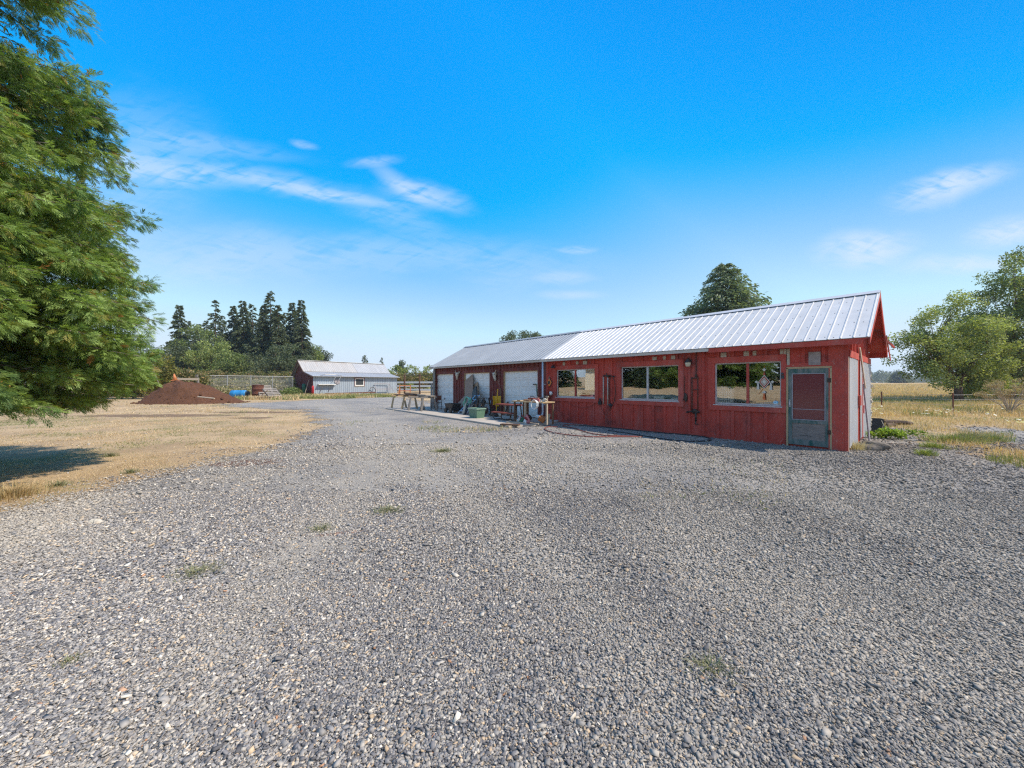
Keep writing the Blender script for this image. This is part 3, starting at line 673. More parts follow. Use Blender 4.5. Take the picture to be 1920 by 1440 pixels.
mb = MB(); mb.box(SJ - .05, .1, 0, SJ + .05, WW - .09, WZ - .05); mb.box(WS + .1, .1, .0, -.1, WW - .09, .03)
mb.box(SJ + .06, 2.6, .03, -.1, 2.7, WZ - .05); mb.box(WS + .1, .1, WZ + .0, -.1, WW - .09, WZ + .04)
mb.build('interior', MT['dark_inside'], shop)

# roof: sheets with standing ribs every nine inches
def slope(mb, x0, x1, near, ribs=True):
    ua, ub = (-EV, WW / 2) if near else (WW + EV, WW / 2)
    d = Vector((0, ub - ua, ZR - ZE)).normalized(); n = Vector((0, -d.z, d.y)) if near else Vector((0, d.z, d.y))
    if n.z < 0: n = -n
    a, b = Vector((0, ua, ZE)), Vector((0, ub, ZR)); t = .012
    def slab(xa, xb, h0, h1, top=None):
        top = top if top is not None else (xb - xa)
        i = ((xb - xa) - top) / 2
        vs = [Vector((xa, 0, 0)) + a + n * h0, Vector((xb, 0, 0)) + a + n * h0, Vector((xb, 0, 0)) + b + n * h0, Vector((xa, 0, 0)) + b + n * h0,
              Vector((xa + i, 0, 0)) + a + n * h1, Vector((xb - i, 0, 0)) + a + n * h1, Vector((xb - i, 0, 0)) + b + n * h1, Vector((xa + i, 0, 0)) + b + n * h1]
        mb.add(vs, [(0, 3, 2, 1), (4, 5, 6, 7), (0, 1, 5, 4), (1, 2, 6, 5), (2, 3, 7, 6), (3, 0, 4, 7)])
    slab(x0, x1, 0, t)
    x = x1 - .03
    while x > x0 + .04:
        slab(x - .046, x, t - .003, t + .017, .018); x -= .2286
for x0, x1, m_, lb in ((SJ, OV, 'roof_white', 'bright white ribbed metal roof'), (WS - .33, SJ - .004, 'roof_galv', 'duller blue-grey galvanised ribbed roof')):
    mb = MB(); slope(mb, x0, x1, True); slope(mb, x0, x1, False); o = mb.build('roof', MT[m_], shop, label=lb)
    # screw heads as a sub-part
    s_ = MB(); d = Vector((0, WW / 2 + EV, ZR - ZE)); nn = Vector((0, -d.z, d.y)).normalized(); x = x1 - .03 - .12; row = 0
    while x > max(x0, x1 - 6):
        for t_ in (.04, .3, .56, .82):
            p = Vector((x + (.03 if row % 2 else -.03), -EV, ZE)) + d * (t_ + .012 * math.sin(row * 2.3)) + nn * .013
            s_.add([p + Vector((a * .011, b * .011 * d.normalized().y, b * .011 * d.normalized().z)) + nn * .004 for a, b in ((-1, -1), (1, -1), (1, 1), (-1, 1))], [(0, 1, 2, 3)])
        x -= .2286; row += 1
    so = s_.build('screw_heads', MT['dark_metal'], o); so['kind'] = 'stuff'
    rc = MB()
    for sgn in (-1, 1):
        u0 = WW / 2 + sgn * .17; z0 = ZR - SL * .17 + .045
        rc.add([(x0, WW / 2, ZR + .05), (x1, WW / 2, ZR + .05), (x1, u0, z0), (x0, u0, z0), (x0, WW / 2, ZR + .06), (x1, WW / 2, ZR + .06), (x1, u0, z0 + .01), (x0, u0, z0 + .01)],
               [(0, 1, 2, 3), (4, 5, 6, 7), (0, 1, 5, 4), (1, 2, 6, 5), (2, 3, 7, 6), (3, 0, 4, 7)])
    rc.build('ridge_cap', MT['roof_galv' if m_ == 'roof_galv' else 'siding'], o)
# timber under the eave and rake: rafter soffit, fascia, barge boards
mb = MB()
for (ua, ub) in ((-EV + .02, WW / 2), (WW + EV - .02, WW / 2)):
    for x0, x1 in ((-.0, OV - .03), (WS - .30, WS)):
        za, zb = roofz(ua), ZR
        vs = [(x, u, z - h) for h in (.055, .012) for x, u, z in ((x0, ua, za), (x1, ua, za), (x1, ub, zb), (x0, ub, zb))]
        mb.add(vs, [(0, 3, 2, 1), (4, 5, 6, 7), (0, 1, 5, 4), (1, 2, 6, 5), (2, 3, 7, 6), (3, 0, 4, 7)]); mb.build('soffit', MT['red'], shop); mb = MB()
sF = fp(1185, 670)[0] ; sF2 = fp(1335, 655)[0]
for x0, x1, m_, lb in ((sF2, OV - .14, 'red_trim', 'red fascia board with peeling lower edge'), (SJ - .1, sF2 - .004, 'fascia_grey', 'bare grey fascia board'), (WS - .33, SJ - .104, 'pvc', 'pale gutter board over the garage')):
    mb = MB(); mb.box(x0, -EV + .012, ZE - (.135 if m_ == 'red_trim' else .095), x1, -EV + .05, ZE - .008); mb.box(x0, -EV + .05, ZE - .03, x1, 0, ZE + .03) if False else None
    mb.build('fascia', MT[m_], shop, label=lb)
mb = MB(); mb.box(WS, -EV + .051, ZE - .05, -.0, .0, ZE - .02); mb.build('soffit', MT['maroon'], shop)
for near, lb in ((True, None), (False, 'split weathered barge board on the far slope')):
    ua, ub = (-EV - .0, WW / 2) if near else (WW + EV + .02, WW / 2); mb = MB()
    za = ZE - .012
    d_ = .19 if not near else .14
    vs = [(x, u, z) for x in (OV - .028, OV - .0) for u, z in ((ua, za - d_), (ub, ZR - .012 - d_ * 1.05), (ub, ZR - .012), (ua, za))]
    mb.add(vs, [(0, 1, 2, 3), (4, 5, 6, 7), (0, 1, 5, 4), (1, 2, 6, 5), (2, 3, 7, 6), (3, 0, 4, 7)])
    if not near:
        mb.bar((OV + .02, WW + EV - 1.0, roofz(WW + EV - 1.0) - .12), (OV + .06, WW + EV + .06, ZE - .28), .02, .09); mb.bar((OV + .03, WW - .35, roofz(WW - .35) - .06), (OV + .16, WW - .05, roofz(WW - .05) - .07), .02, .07)
        mb.box(OV - .45, WW + EV - .02, ZE - .2, OV - .03, WW + EV + .01, ZE - .02)
    mb.build('barge_board', MT['red'], shop, label=lb)
mb = MB(); mb.box(-.33, -.032, 0, -.035, .012, WZ - .08); mb.box(-.034, -.034, 0, .03, .0, WZ - .08);
mb.build('corner_board', MT['red_trim'], shop)
mb = MB(); mb.box(.003, .001, 0, .034, .10, WZ - .45); mb.build('corner_strip', MT['pale_wood'], shop)
# windows
for i, (w, cs) in enumerate(zip(wins, cas)):
    f = MB(); t = .035
    f.box(w[0], .03, w[2], w[1], .075, w[2] + t + .015); f.box(w[0], .03, w[3] - t, w[1], .075, w[3]); f.box(w[0], .031, w[2] + t, w[0] + t, .074, w[3] - t); f.box(w[1] - t, .031, w[2] + t, w[1], .074, w[3] - t)
    fr = f.build('window', MT['win_metal'], shop)
    xm = (w[0] + w[1]) / 2 + (.0, -.04, .03)[i]
    mm = MB(); mm.box(xm - .03, .02, w[2] + t + .015, xm + .03, .08, w[3] - t); mm.build('mullion', MT['red_trim' if i != 1 else 'win_metal'], fr)
    for x0, x1 in ((w[0] + t, xm - .03), (xm + .03, w[1] - t)):
        za, zb, tl = w[2] + t + .015, w[3] - t, .0062   # old panes lean out a little at the top
        g = MB(); g.add([(x0, .05 + tl, za), (x1, .05 + tl, za), (x1, .056 + tl, za), (x0, .056 + tl, za), (x0, .05 - tl, zb), (x1, .05 - tl, zb), (x1, .056 - tl, zb), (x0, .056 - tl, zb)], [(0, 3, 2, 1), (4, 5, 6, 7), (0, 1, 5, 4), (1, 2, 6, 5), (2, 3, 7, 6), (3, 0, 4, 7)]); g.build('pane', MT['glass'], fr)
    c_ = MB(); a, b, z0, z1 = cs
    c_.box(a, -.045, w[3] + .001, b, .012, z1); c_.box(a, -.045, z0, b, .012, w[2] - .001); c_.box(a, -.043, w[2], w[0] - .001, .012, w[3]); c_.box(w[1] + .001, -.043, w[2], b, .012, w[3])
    c_.build('casing', MT['red_trim'], fr)
    s_ = MB(); s_.box(w[0] - .03, -.055, w[2] - .028, w[1] + .03, .03, w[2] - .002); s_.build('sill', MT['win_metal'], fr)
# screen door
x0, x1, z0, z1 = DR
f = MB(); t = .078; zm = z0 + .56
f.box(x0 + .03, -.03, z0, x0 + .03 + t, .01, z1 - .03); f.box(x1 - .03 - t, -.03, z0, x1 - .03, .01, z1 - .03)
f.box(x0 + .03 + t, -.029, z0, x1 - .03 - t, .009, z0 + .14); f.box(x0 + .03 + t, -.029, zm, x1 - .03 - t, .009, zm + .085); f.box(x0 + .03 + t, -.029, z1 - .15, x1 - .03 - t, .009, z1 - .03)
door = f.build('screen_door', MT['door_green'], shop)
g = MB(); g.box(x0 + .03 + t, -.012, zm + .085, x1 - .03 - t, -.004, z1 - .15); g.build('screen', MT['screen'], door)
g = MB(); g.box(x0 + .03 + t, -.014, z0 + .14, x1 - .03 - t, -.004, zm); g.build('kick_panel', MT['kick'], door)
g = MB(); a, b, c_, d = x0 + .03 + t, x1 - .03 - t, zm + .085, z1 - .15
g.box(a, -.036, c_, a + .018, -.028, d); g.box(b - .018, -.036, c_, b, -.028, d); g.box(a + .018, -.036, c_, b - .018, -.028, c_ + .018); g.box(a + .018, -.036, d - .018, b - .018, -.028, d)
g.box(a + .02, -.0155, c_ + .27, b - .02, -.0125, c_ + .285)
g.build('screen_bead', MT['lav'], door)
for z in (z0 + .33, z1 - .38):
    g = MB(); g.box(x1 - .075, -.042, z, x1 - .005, -.03, z + .10); g.tube([(x1 - .03, -.04, z - .005), (x1 - .03, -.04, z + .105)], .012); g.build('hinge', MT['dark_metal'], door)
g = MB(); g.box(x0 + .045, -.045, z0 + .98, x0 + .075, -.03, z0 + 1.16); g.tube([(x0 + .06, -.04, z0 + 1.0), (x0 + .06, -.085, z0 + 1.03), (x0 + .06, -.085, z0 + 1.11), (x0 + .06, -.04, z0 + 1.14)], .009); g.build('handle', MT['alu'], door)
mb = MB(); mb.box(x0 - .015, -.034, 0, x0 + .027, .012, z1); mb.box(x1 - .027, -.034, 0, x1 + .012, .012, z1); mb.box(x0 - .015, -.034, z1 - .027, x1 + .012, .012, z1 + .02)
mb.build('door_frame', MT['tan_wood'], shop)
mb = MB(); mb.box(x1 + .013, -.03, 0, x1 + .135, .012, z1 + .02); mb.box(x0 - .02, -.03, z1 + .021, x1 + .135, .012, z1 + .12); mb.build('door_casing', MT['red_trim'], shop)
mb = MB(); mb.box(x0, .03, 0, x1, .085, z1); mb.build('door', MT['red'], shop, label='red inner door behind the screen door')
# garage doors
for g_ in gd:
    x0, x1, z0, z1 = g_; mb = MB(); mb.box(x0, .115, z0, x1, .15, z1); n = 5; hgt = (z1 - z0) / n
    for i in range(n):
        mb.box(x0 + .004, .10, z0 + i * hgt + .006, x1 - .004, .12, z0 + (i + 1) * hgt - .006)
        for j in range(4):
            w_ = (x1 - x0) / 4; a, b = x0 + j * w_ + .07, x0 + (j + 1) * w_ - .07; c_, d = z0 + i * hgt + .10, z0 + (i + 1) * hgt - .10
            mb.box(a, .088, c_, b, .105, d); mb.box(a + .03, .080, c_ + .03, b - .03, .09, d - .03)
    o = mb.build('garage_door', MT['white'], shop, bevel=.006)
    h = MB(); h.box((x0 + x1) / 2 - .05, .06, z0 + .62, (x0 + x1) / 2 + .05, .08, z0 + .65); h.box((x0 + x1) / 2 - .012, .06, z0 + .58, (x0 + x1) / 2 + .012, .10, z0 + .69); h.build('handle', MT['dark_metal'], o)
    j = MB(); j.box(x0 - .0, .012, z0, x0 + .02, .112, z1); j.box(x1 - .02, .012, z0, x1, .112, z1); j.box(x0, .012, z1 - .02, x1, .112, z1); j.build('jamb', MT['tan_wood'], o)
# downspout at the joint
sp = fp(1017.7, 720, -.235)[0]; mb = MB()
mb.tube([(sp, -.235, ZE - .1), (sp, -.235, .42), (sp, -.25, .30), (sp, -.36, .22)], .044, 10); mb.box(sp - .05, -.2, 1.6, sp + .05, .0, 1.63); mb.box(sp - .05, -.2, .7, sp + .05, .0, .73)
mb.build('downspout', MT['galv_pipe'], shop, True)
# porch lamps
s, z = fp(1294, 681); lm = MB(); lm.lathe([(.0, z + .14), (.05, z + .12), (.10, z + .03), (.105, z + .015), (.0, z + .015)], (s, -.16, 0), 14); lm.box(s - .05, -.03, z - .02, s + .05, .0, z + .12); lm.tube([(s, -.02, z + .08), (s, -.1, z + .17), (s, -.16, z + .14)], .014)
L = lm.build('wall_lamp', MT['dark_metal'], shop, label='lantern with pale glass between the second and third windows')
g = MB(); g.lathe([(.088, z + .012), (.062, z - .11), (.0, z - .11)], (s, -.16, 0), 14); g.build('lamp_glass', MT['lamp_glass'], L, True)
s, z = fp(1041, 688); lm = MB(); lm.lathe([(0, z + .07), (.03, z + .06), (.1, z - .02), (.09, z - .05), (0, z - .03)], (s, -.15, 0), 12); lm.tube([(s, 0, z + .04), (s, -.08, z + .1), (s, -.15, z + .06)], .015); lm.box(s - .13, -.035, z - .03, s + .13, -.02, z)
lm.build('wall_lamp', MT['black'], shop, label='black metal lamp above the first window')
# grey board above the door, bare rafter blocks under the eave, conduit, bell, cable
(a, t_), (b, u_) = fp(1516.5, 660.5), fp(1539, 684); mb = MB(); mb.box(a, -.036, u_, b, 0, t_); mb.build('vent_board', MT['patch_grey'], shop)
for (xa, xb, ya, yb) in ((1056, 1060, 676, 685), (1081, 1085, 675, 683), (1094, 1101, 674, 683), (1224, 1232, 664.5, 675), (1244, 1249, 664, 674), (1259, 1266.5, 662.5, 673.5), (1352, 1362.5, 656.5, 670), (1395, 1405, 657, 668), (1412, 1418.5, 653.5, 666.5), (1463, 1469, 650.5, 664), (1470, 1475, 650.5, 665), (1476, 1481, 650, 684.5)):
    (a, t_), (b, u_) = fp(xa, ya), fp(xb, yb); mb = MB(); mb.box(a, -.035, u_, b, .005, min(t_, ZE - .14)); mb.build('bare_block', MT['pale_wood'], shop)
s, z = fp(1306, 700); mb = MB(); mb.tube([(s, -.035, ZE - .05), (s, -.035, z - .15)], .014); mb.box(s - .03, -.05, z - .1, s + .03, 0, z - .04); mb.build('conduit', MT['dark_metal'], shop)
s, z = fp(1468, 705); mb = MB(); mb.box(s - .035, -.07, z - .07, s + .035, -.02, z + .02); mb.lathe([(0, -.1), (.03, -.09), (.03, -.06)], (s, 0, z + .06), 10, 'y'); mb.build('door_bell', MT['charcoal'], shop)
# gable end: dented metal siding, red doorway, trim
k0 = 2.28
for (ua, ub, lb) in ((.14, 1.66, None), (2.15, 2.75, None), (2.94, WW - .02, None)):
    mb = MB(); u = ua; i = 0
    while u < ub:
        u2 = min(u + .1, ub); o_ = .012 if i % 2 else .034
        mb.box(.0, u, .06 + .05 * math.sin(u * 3), o_ + .012, u2 - .001, k0 - .02 * math.sin(u * 5)); u = u2; i += 1
    mb.build('metal_siding', MT['siding'], shop)
mb = MB(); mb.box(.0, 1.67, .03, .05, 1.80, k0); mb.box(.0, 2.05, .03, .05, 2.14, k0); mb.box(0, 2.76, .05, .045, 2.93, k0); mb.box(.05, 1.62, 1.05, .1, 1.86, 1.32); mb.build('doorway_trim', MT['red_trim'], shop)
mb = MB(); mb.box(.0, .101, k0 + .001, .055, WW - .01, k0 + .17); mb.build('gable_trim', MT['red_trim'], shop, label='red and bare wood belt board on the gable end')
mb = MB()
rr = random.Random(3)
for i in range(40): mb.lump((.02 + rr.uniform(-.01, .03), WW + rr.uniform(.0, .05), .1 + i * .055), rr.uniform(.03, .055), i, .3, 1)
mb.build('loose_insulation', MT['bone'], shop)
# sticker in the third window
s, z = fp(1453.5, 754.5); mb = MB(); n = 8; mb.add([(s + .062 * math.cos(2 * math.pi * (i + .5) / n), .046, z + .048 * math.sin(2 * math.pi * (i + .5) / n)) for i in range(n)] + [(s + .062 * math.cos(2 * math.pi * (i + .5) / n), .049, z + .048 * math.sin(2 * math.pi * (i + .5) / n)) for i in range(n)], [tuple(range(n)), tuple(range(n, 2 * n))])
k = NT('blue_window_sticker'); st = k.ramp(k.noise(30, 2, .5, k.scaled((1, 1, 1.6))), [(.46, 0.), (.50, 1.)], 'CONSTANT'); MT['sticker'] = k.done(k.bsdf(k.mix(st, (.05, .38, .62), (.62, .78, .85)), .4))
mb.build('window_sticker', MT['sticker'], shop)

# ---- things in the windows
def wthing(name, label, cat, x, y, u, group=None):
    s, z = fp(x, y, u); p = bw(s, u, z); return thing(name, label, cat, p, BROT, group)
def wsize(x0, x1, y0, y1, u): a, b = fp(x0, (y0 + y1) / 2, u)[0], fp(x1, (y0 + y1) / 2, u)[0]; c_, d = fp((x0 + x1) / 2, y1, u)[1], fp((x0 + x1) / 2, y0, u)[1]; return b - a, d - c_
w_, h_ = wsize(1341, 1375, 725, 757, .07); t = wthing('pet_crate', 'white plastic grid crate standing inside the third window', 'crate', 1341.5, 757.5, .07)
mb = MB(); d = .28
for i in range(9): x = w_ * .83 * i / 8; mb.box(x - .013, 0, 0, x + .013, .018, h_)
for j in range(8): z = h_ * j / 7; mb.box(0, -.002, z - .013, w_ * .83, .02, z + .013)
mb.build('grid_door', MT['white'], t)
mb = MB(); mb.box(w_ * .83 + .01, 0, 0, w_, d, h_ * .97); mb.box(-.005, .02, h_ + .01, w_ * .85, d, h_ + .025); mb.box(-.005, .02, -.012, w_ * .85, d, -.002); mb.build('shell', MT['alu'], t)
t = wthing('yarn_ornament', 'diamond yarn ornament with white and orange tassels hanging in the third window', 'ornament', 1433, 716, .02)
_, z0 = fp(1433, 716, .02)
MT['yarn_o'] = M('rust_yarn', (.42, .10, .05), (.34, .07, .04), 30, .9, 0, .2); MT['yarn_w'] = M('cream_yarn', (.66, .60, .52), (.55, .50, .43), 30, .9, 0, .2); MT['yarn_or'] = M('orange_yarn', (.70, .18, .06), (.6, .14, .05), 30, .9, 0, .2)
def dia(mb, cx, cz, rx, rz, y, ri=0.): 
    o_ = [(cx, cz + rz), (cx + rx, cz), (cx, cz - rz), (cx - rx, cz)]; q_ = [(cx, cz + rz * ri), (cx + rx * ri, cz), (cx, cz - rz * ri), (cx - rx * ri, cz)]
    if ri == 0: mb.prism(o_, y, y + .008); return
    for i in range(4): j = (i + 1) % 4; mb.prism([o_[i], o_[j], q_[j], q_[i]], y, y + .008)
rx, rz = wsize(1422, 1444.5, 703, 729, .02); rx /= 2; rz /= 2
for mat, a, b, yy_ in (('yarn_w', 1.0, .88, 0), ('yarn_o', .88, .62, .001), ('yarn_w', .62, .5, 0), ('cardboard', .5, .34, .001), ('yarn_w', .34, 0, 0)):
    mb = MB(); dia(mb, 0, 0, rx * a, rz * a, yy_ - .01, b / a); mb.build('yarn_band', MT[mat], t)
for cx, cz, sc in ((0, rz * 1.75, .28), (-rx * 1.32, 0, .26), (rx * 1.36, 0, .26), (0, -rz * 1.5, .3)):
    mb = MB(); dia(mb, cx, cz, rx * sc * 1.1, rz * sc * .8, -.012); mb.build('small_diamond', MT['yarn_w'], t)
for cx, cz, l_, m_ in ((-rx * 1.02, -.01, .20, 'yarn_w'), (rx * 1.12, -.02, .20, 'yarn_w'), (0, -rz * 1.65, .18, 'yarn_or')):
    mb = MB(); mb.prism([(cx - .012, cz), (cx + .012, cz), (cx + .032, cz - l_), (cx - .032, cz - l_)], -.03, -.005); mb.build('tassel', MT[m_], t)
mb = MB(); mb.prism([(-.03, rz * 1.0), (.03, rz * 1.0), (.0, rz * 1.5)], -.02, -.005); mb.build('tassel', MT['yarn_o'], t)
mb = MB(); mb.tube([(0, 0, rz * 1.5), (0, 0, rz * 2.35)], .003, 5); mb.build('string', MT['orange'], t); mb = MB(); mb.tube([(-.02, -.0, -rz * .9), (-.15, -.005, -rz * 1.9)], .004, 5); mb.build('string', MT['orange'], t)
def sillbox(name, label, cat, x0, x1, y0, y1, mat, u=.075, dep=.12, lid=None, grp=None):
    w_, h_ = wsize(x0, x1, y0, y1, u); t = wthing(name, label, cat, x0, y1, u, grp)
    mb = MB(); mb.box(0, 0, 0, w_, dep, h_); mb.build('body', MT[mat], t, bevel=.006)
    mb = MB(); mb.box(w_ * .06, -.002, h_ * .55, w_ * .94, .0, h_ * .9) if lid is None else mb.box(-.005, -.005, h_, w_ + .005, dep + .005, h_ + .02); mb.build('printed_band' if lid is None else 'lid', MT[lid or 'white'], t)
MT['pale_green'] = M('pale_green_card', (.38, .58, .45), (.32, .5, .4), 6, .7, 0, 0); MT['cream'] = M('cream_card', (.68, .62, .50), (.58, .52, .42), 6, .8, 0, 0); MT['blue_card'] = M('blue_card', (.16, .24, .44), (.12, .2, .38), 6, .7, 0, 0)
sillbox('card_box', 'pale green box lying in the left corner of the first window', 'box', 1043.5, 1062, 737.5, 743.5, 'pale_green')
sillbox('card_box', 'cream cardboard box behind the middle bar of the first window', 'box', 1067, 1089, 731.5, 744.5, 'cream', .075)
sillbox('plastic_tub', 'pale blue tub in the right corner of the first window', 'tub', 1106, 1116, 737, 746, 'blue_card', .075, .1, 'white')
sillbox('card_box', 'cream box standing in the second window', 'box', 1226, 1245, 742.5, 751.5, 'cream')
sillbox('card_box', 'blue and white box in the right corner of the second window', 'box', 1258, 1272, 745.5, 752.5, 'blue_card')

# ---- things hung on the front wall
t = wthing('diamond_sign', 'small orange and black diamond sign hung on the red wall by the downspout', 'sign', 1030, 717, -.03)
mb = MB(); dia(mb, 0, 0, .175, .235, 0.); mb.build('plate', MT['black'], t)
mb = MB(); dia(mb, 0, 0, .135, .185, -.010, .5); mb.build('orange_border', MT['orange'], t)
mb = MB(); mb.lump((-.02, -.012, -.01), (.055, .006, .07), 3, .2, 2); mb.build('grey_figure', MT['charcoal'], t)
mb = MB(); mb.box(-.012, -.02, .08, .012, -.008, .27); mb.build('hanger', MT['pale_wood'], t)
t = wthing('wall_shelf', 'small dark shelf on the red wall below the diamond sign', 'shelf', 1027.5, 742.5, 0)
mb = MB(); mb.box(-.22, -.2, -.02, .20, -.03, .02); mb.build('board', MT['brown_wood'], t); mb = MB(); mb.box(-.02, -.14, -.22, .02, -.03, -.021); mb.bar((0, -.15, -.03), (0, -.03, -.3), .03, .03); mb.build('bracket', MT['pale_wood'], t)
mb = MB(); mb.lump((-.1, -.1, .05), .04, 1, .3, 1); mb.box(-.2, -.15, .021, -.05, -.06, .045); mb.build('small_clutter', MT['rust'], t)
t = wthing('cup', 'white cup standing on the small wall shelf', 'cup', 1032.6, 741, -.11)
mb = MB(); mb.lathe([(0, 0), (.05, 0), (.062, .15), (.056, .15), (.046, .01), (0, .01)], (0, 0, .005), 14); mb.build('body', MT['white'], t, True); mb = MB(); mb.tube([(.055, 0, .11), (.09, 0, .1), (.09, 0, .05), (.052, 0, .04)], .008); mb.build('handle', MT['white'], t)
# hose rack between first and second window
t = wthing('hose_rack', 'rack of two pale pipes with a looped hose between the first two windows', 'hose rack', 1140, 706, -.02)
def L_(x, y, u=-.04): s, z = fp(x, y, u); s0, z0 = fp(1140, 706, -.02); return Vector((s - s0, u + .02, z - z0))
mb = MB(); mb.tube([L_(1130.5, 706), L_(1133, 704.4), L_(1138, 704), L_(1146, 705), L_(1153, 706.5)], .02); mb.box(-.06, -.05, -.03, .06, .02, .05); mb.tube([L_(1137, 704), L_(1137, 699.5)], .015); mb.build('bracket', MT['dark_metal'], t)
for xa, ya, yb in ((1131.4, 706.5, 758), (1139.6, 708, 760)):
    mb = MB(); mb.tube([L_(xa, ya, -.06), L_(xa, yb, -.06)], .024, 10); mb.build('pipe', MT['pvc'], t, True)
mb = MB(); mb.tube([L_(1141, 706, -.09), L_(1143.5, 703.8, -.09), L_(1149, 705.5, -.09), L_(1152.5, 715, -.09), L_(1154, 733, -.09), L_(1152, 752, -.09), L_(1146, 764, -.08), L_(1142, 770, -.06)], .013)
mb.tube([L_(1144, 758, -.09), L_(1142, 730, -.1), L_(1143, 712, -.1), L_(1147, 705, -.1)], .012); mb.build('hose', MT['dark_metal'], t, True)
mb = MB(); mb.box(*L_(1121, 758.5, -.1), *(L_(1129, 752.5, -.02))); mb.lump(L_(1125, 750, -.06), (.03, .03, .08), 3, .2, 2); mb.build('valve', MT['black'], t); mb = MB(); mb.lump(L_(1144.5, 759.5, -.08), .06, 3, .2, 2); mb.build('coupling', MT['black'], t)
mb = MB()
for i in range(5):
    r_ = random.Random(i); p0 = L_(1137 + i * 2, 760 + i, -.06); pts_ = [p0]
    for j in range(1, 8): p = L_(1139 + 4 * math.sin(i * 1.7 + j * .9), 760 + j * 4.6, -.06 - .02 * j); pts_.append(p)
    mb.tube(pts_, .006, 5)
mb.tube([L_(1117, 756), L_(1105, 763), L_(1092, 765), L_(1076, 761), L_(1060, 752)], .006, 5)
mb.tube([L_(1123, 757), L_(1130, 770), L_(1138, 786, -.1)], .006, 5)
mb.build('cord', MT['hose_red'], t)
# pipe frame with clamp
t = wthing('pipe_frame', 'rusty iron pipe frame with a crank hung beside the porch lantern', 'pipe frame', 1303, 735, -.02)
def L_(x, y, u=-.05): s, z = fp(x, y, u); s0, z0 = fp(1303, 735, -.02); return Vector((s - s0, u + .02, z - z0))
mb = MB(); mb.tube([L_(1297.5, 708), L_(1297.5, 770)], .020); mb.tube([L_(1308.5, 706), L_(1308.5, 771)], .018); mb.tube([L_(1296.5, 731.5), L_(1309, 730)], .014); mb.tube([L_(1296, 709), L_(1310, 709)], .022); mb.build('pipe', MT['rust'], t, True)
mb = MB(); mb.tube([L_(1287, 773), L_(1297, 771), L_(1312, 773)], .026); mb.lump(L_(1304, 772, -.08), (.10, .06, .07), 4, .25, 2); mb.tube([L_(1304.5, 773, -.1), L_(1304.8, 790, -.12)], .03); mb.tube([L_(1304.8, 786, -.12), L_(1304, 795, -.12), L_(1309, 795.5, -.12)], .024); mb.build('crank', MT['dark_metal'], t, True)
mb = MB(); mb.lump(L_(1285, 745), (.05, .03, .12), 6, .3, 2); mb.tube([L_(1283, 704), L_(1283.5, 742), L_(1280, 752)], .008); mb.build('handle', MT['dark_metal'], t)
# leaning plank on the gable end
p0 = bw(.22, 2.35, 0); p1 = bw(.06, 1.9, 2.62); t = thing('leaning_plank', 'tall pale plank leaning against the gable end metal siding', 'plank', p0)
mb = MB(); e = p1 - p0; mb.bar((0, 0, 0), e * .62, .03, .16, (BB.x, BB.y, 0)); mb.build('lower_board', MT['lav'], t); mb = MB(); mb.bar(e * .58 + Vector((.02, -.02, 0)), e, .03, .15, (BB.x, BB.y, 0)); mb.build('upper_board', MT['pale_wood'], t)
t = thing('hanging_tag', 'faded red tag hanging on the gable end doorway', 'tag', bw(.13, 1.95, 1.05), BROT); mb = MB(); mb.box(0, -.04, -.22, .02, .06, 0); mb.build('card', MT['pink'], t); mb = MB(); mb.tube([(.01, 0, 0), (.01, -.03, .12)], .004, 5); mb.build('string', MT['white'], t)
# ------------------------------------------------------------------ in front of the garage
def onslab(name, label, cat, x, y, rz=None, group=None, z=SZ): return thing(name, label, cat, G(x, y, z), BROT if rz is None else rz, group)
def onplane(name, label, cat, x, u, z=SZ, rz=None, group=None):      # at pixel column x, u metres before the wall
    s = fp(x, 740, u)[0]; return thing(name, label, cat, bw(s, u, z), BROT if rz is None else rz, group)
def zpx(x, y, u): return fp(x, y, u)[1] - SZ
# saw horses: beam and four splayed legs
def sawhorse(label, x, u, h, L, mat, rz):
    t = onplane('sawhorse', label, 'sawhorse', x, u, SZ if fp(x, 740, u)[0] > -21.8 else 0, rz, 'sawhorses carrying planks')
    mb = MB(); mb.box(-L / 2, -.045, h - .09, L / 2, .045, h); mb.build('beam', MT[mat], t)
    for sx in (-1, 1):
        for sy in (-1, 1):
            mb = MB(); mb.bar((sx * (L / 2 - .16), sy * .035, h - .04), (sx * (L / 2 - .02), sy * .27, 0), .085, .035); mb.build('leg', MT[mat], t)
        mb = MB(); mb.bar((sx * (L / 2 - .09), -.15, h * .52), (sx * (L / 2 - .09), .15, h * .52), .018, .08); mb.build('brace', MT[mat], t)
    return t
a1 = BROT + R(70)
sawhorse('raw pine sawhorse farthest from the garage door, under a brown plank', 748, -1.55, .84, .95, 'tan_wood', a1)
sawhorse('raw pine sawhorse next to the grey ones', 768, -1.45, .84, .95, 'tan_wood', a1)
sawhorse('weathered grey sawhorse with dark legs in the middle of the planks', 780.5, -1.75, .82, .95, 'grey_wood', a1)
sawhorse('weathered grey sawhorse nearest the first garage door', 804, -1.5, .82, .95, 'grey_wood', a1)
def plank(label, x0, u0, x1, u1, z, w, h, mat, cat='plank', name='plank'):
    p = bw(fp(x0, 740, u0)[0], u0, SZ + z); q = bw(fp(x1, 740, u1)[0], u1, SZ + z); t = (q - p)
    o = MB().bar(p - p, q - p, w, h).build(name, MT[mat], None, bevel=.004); o.location = p; return tag(o, label, cat)
plank('long brown plank lying across the pine sawhorses', 743, -1.75, 783, -1.55, .84 + .03, .30, .05, 'brown_wood')
plank('grey plank across the grey sawhorses', 772, -1.5, 812, -1.35, .82 + .03, .32, .06, 'grey_wood')
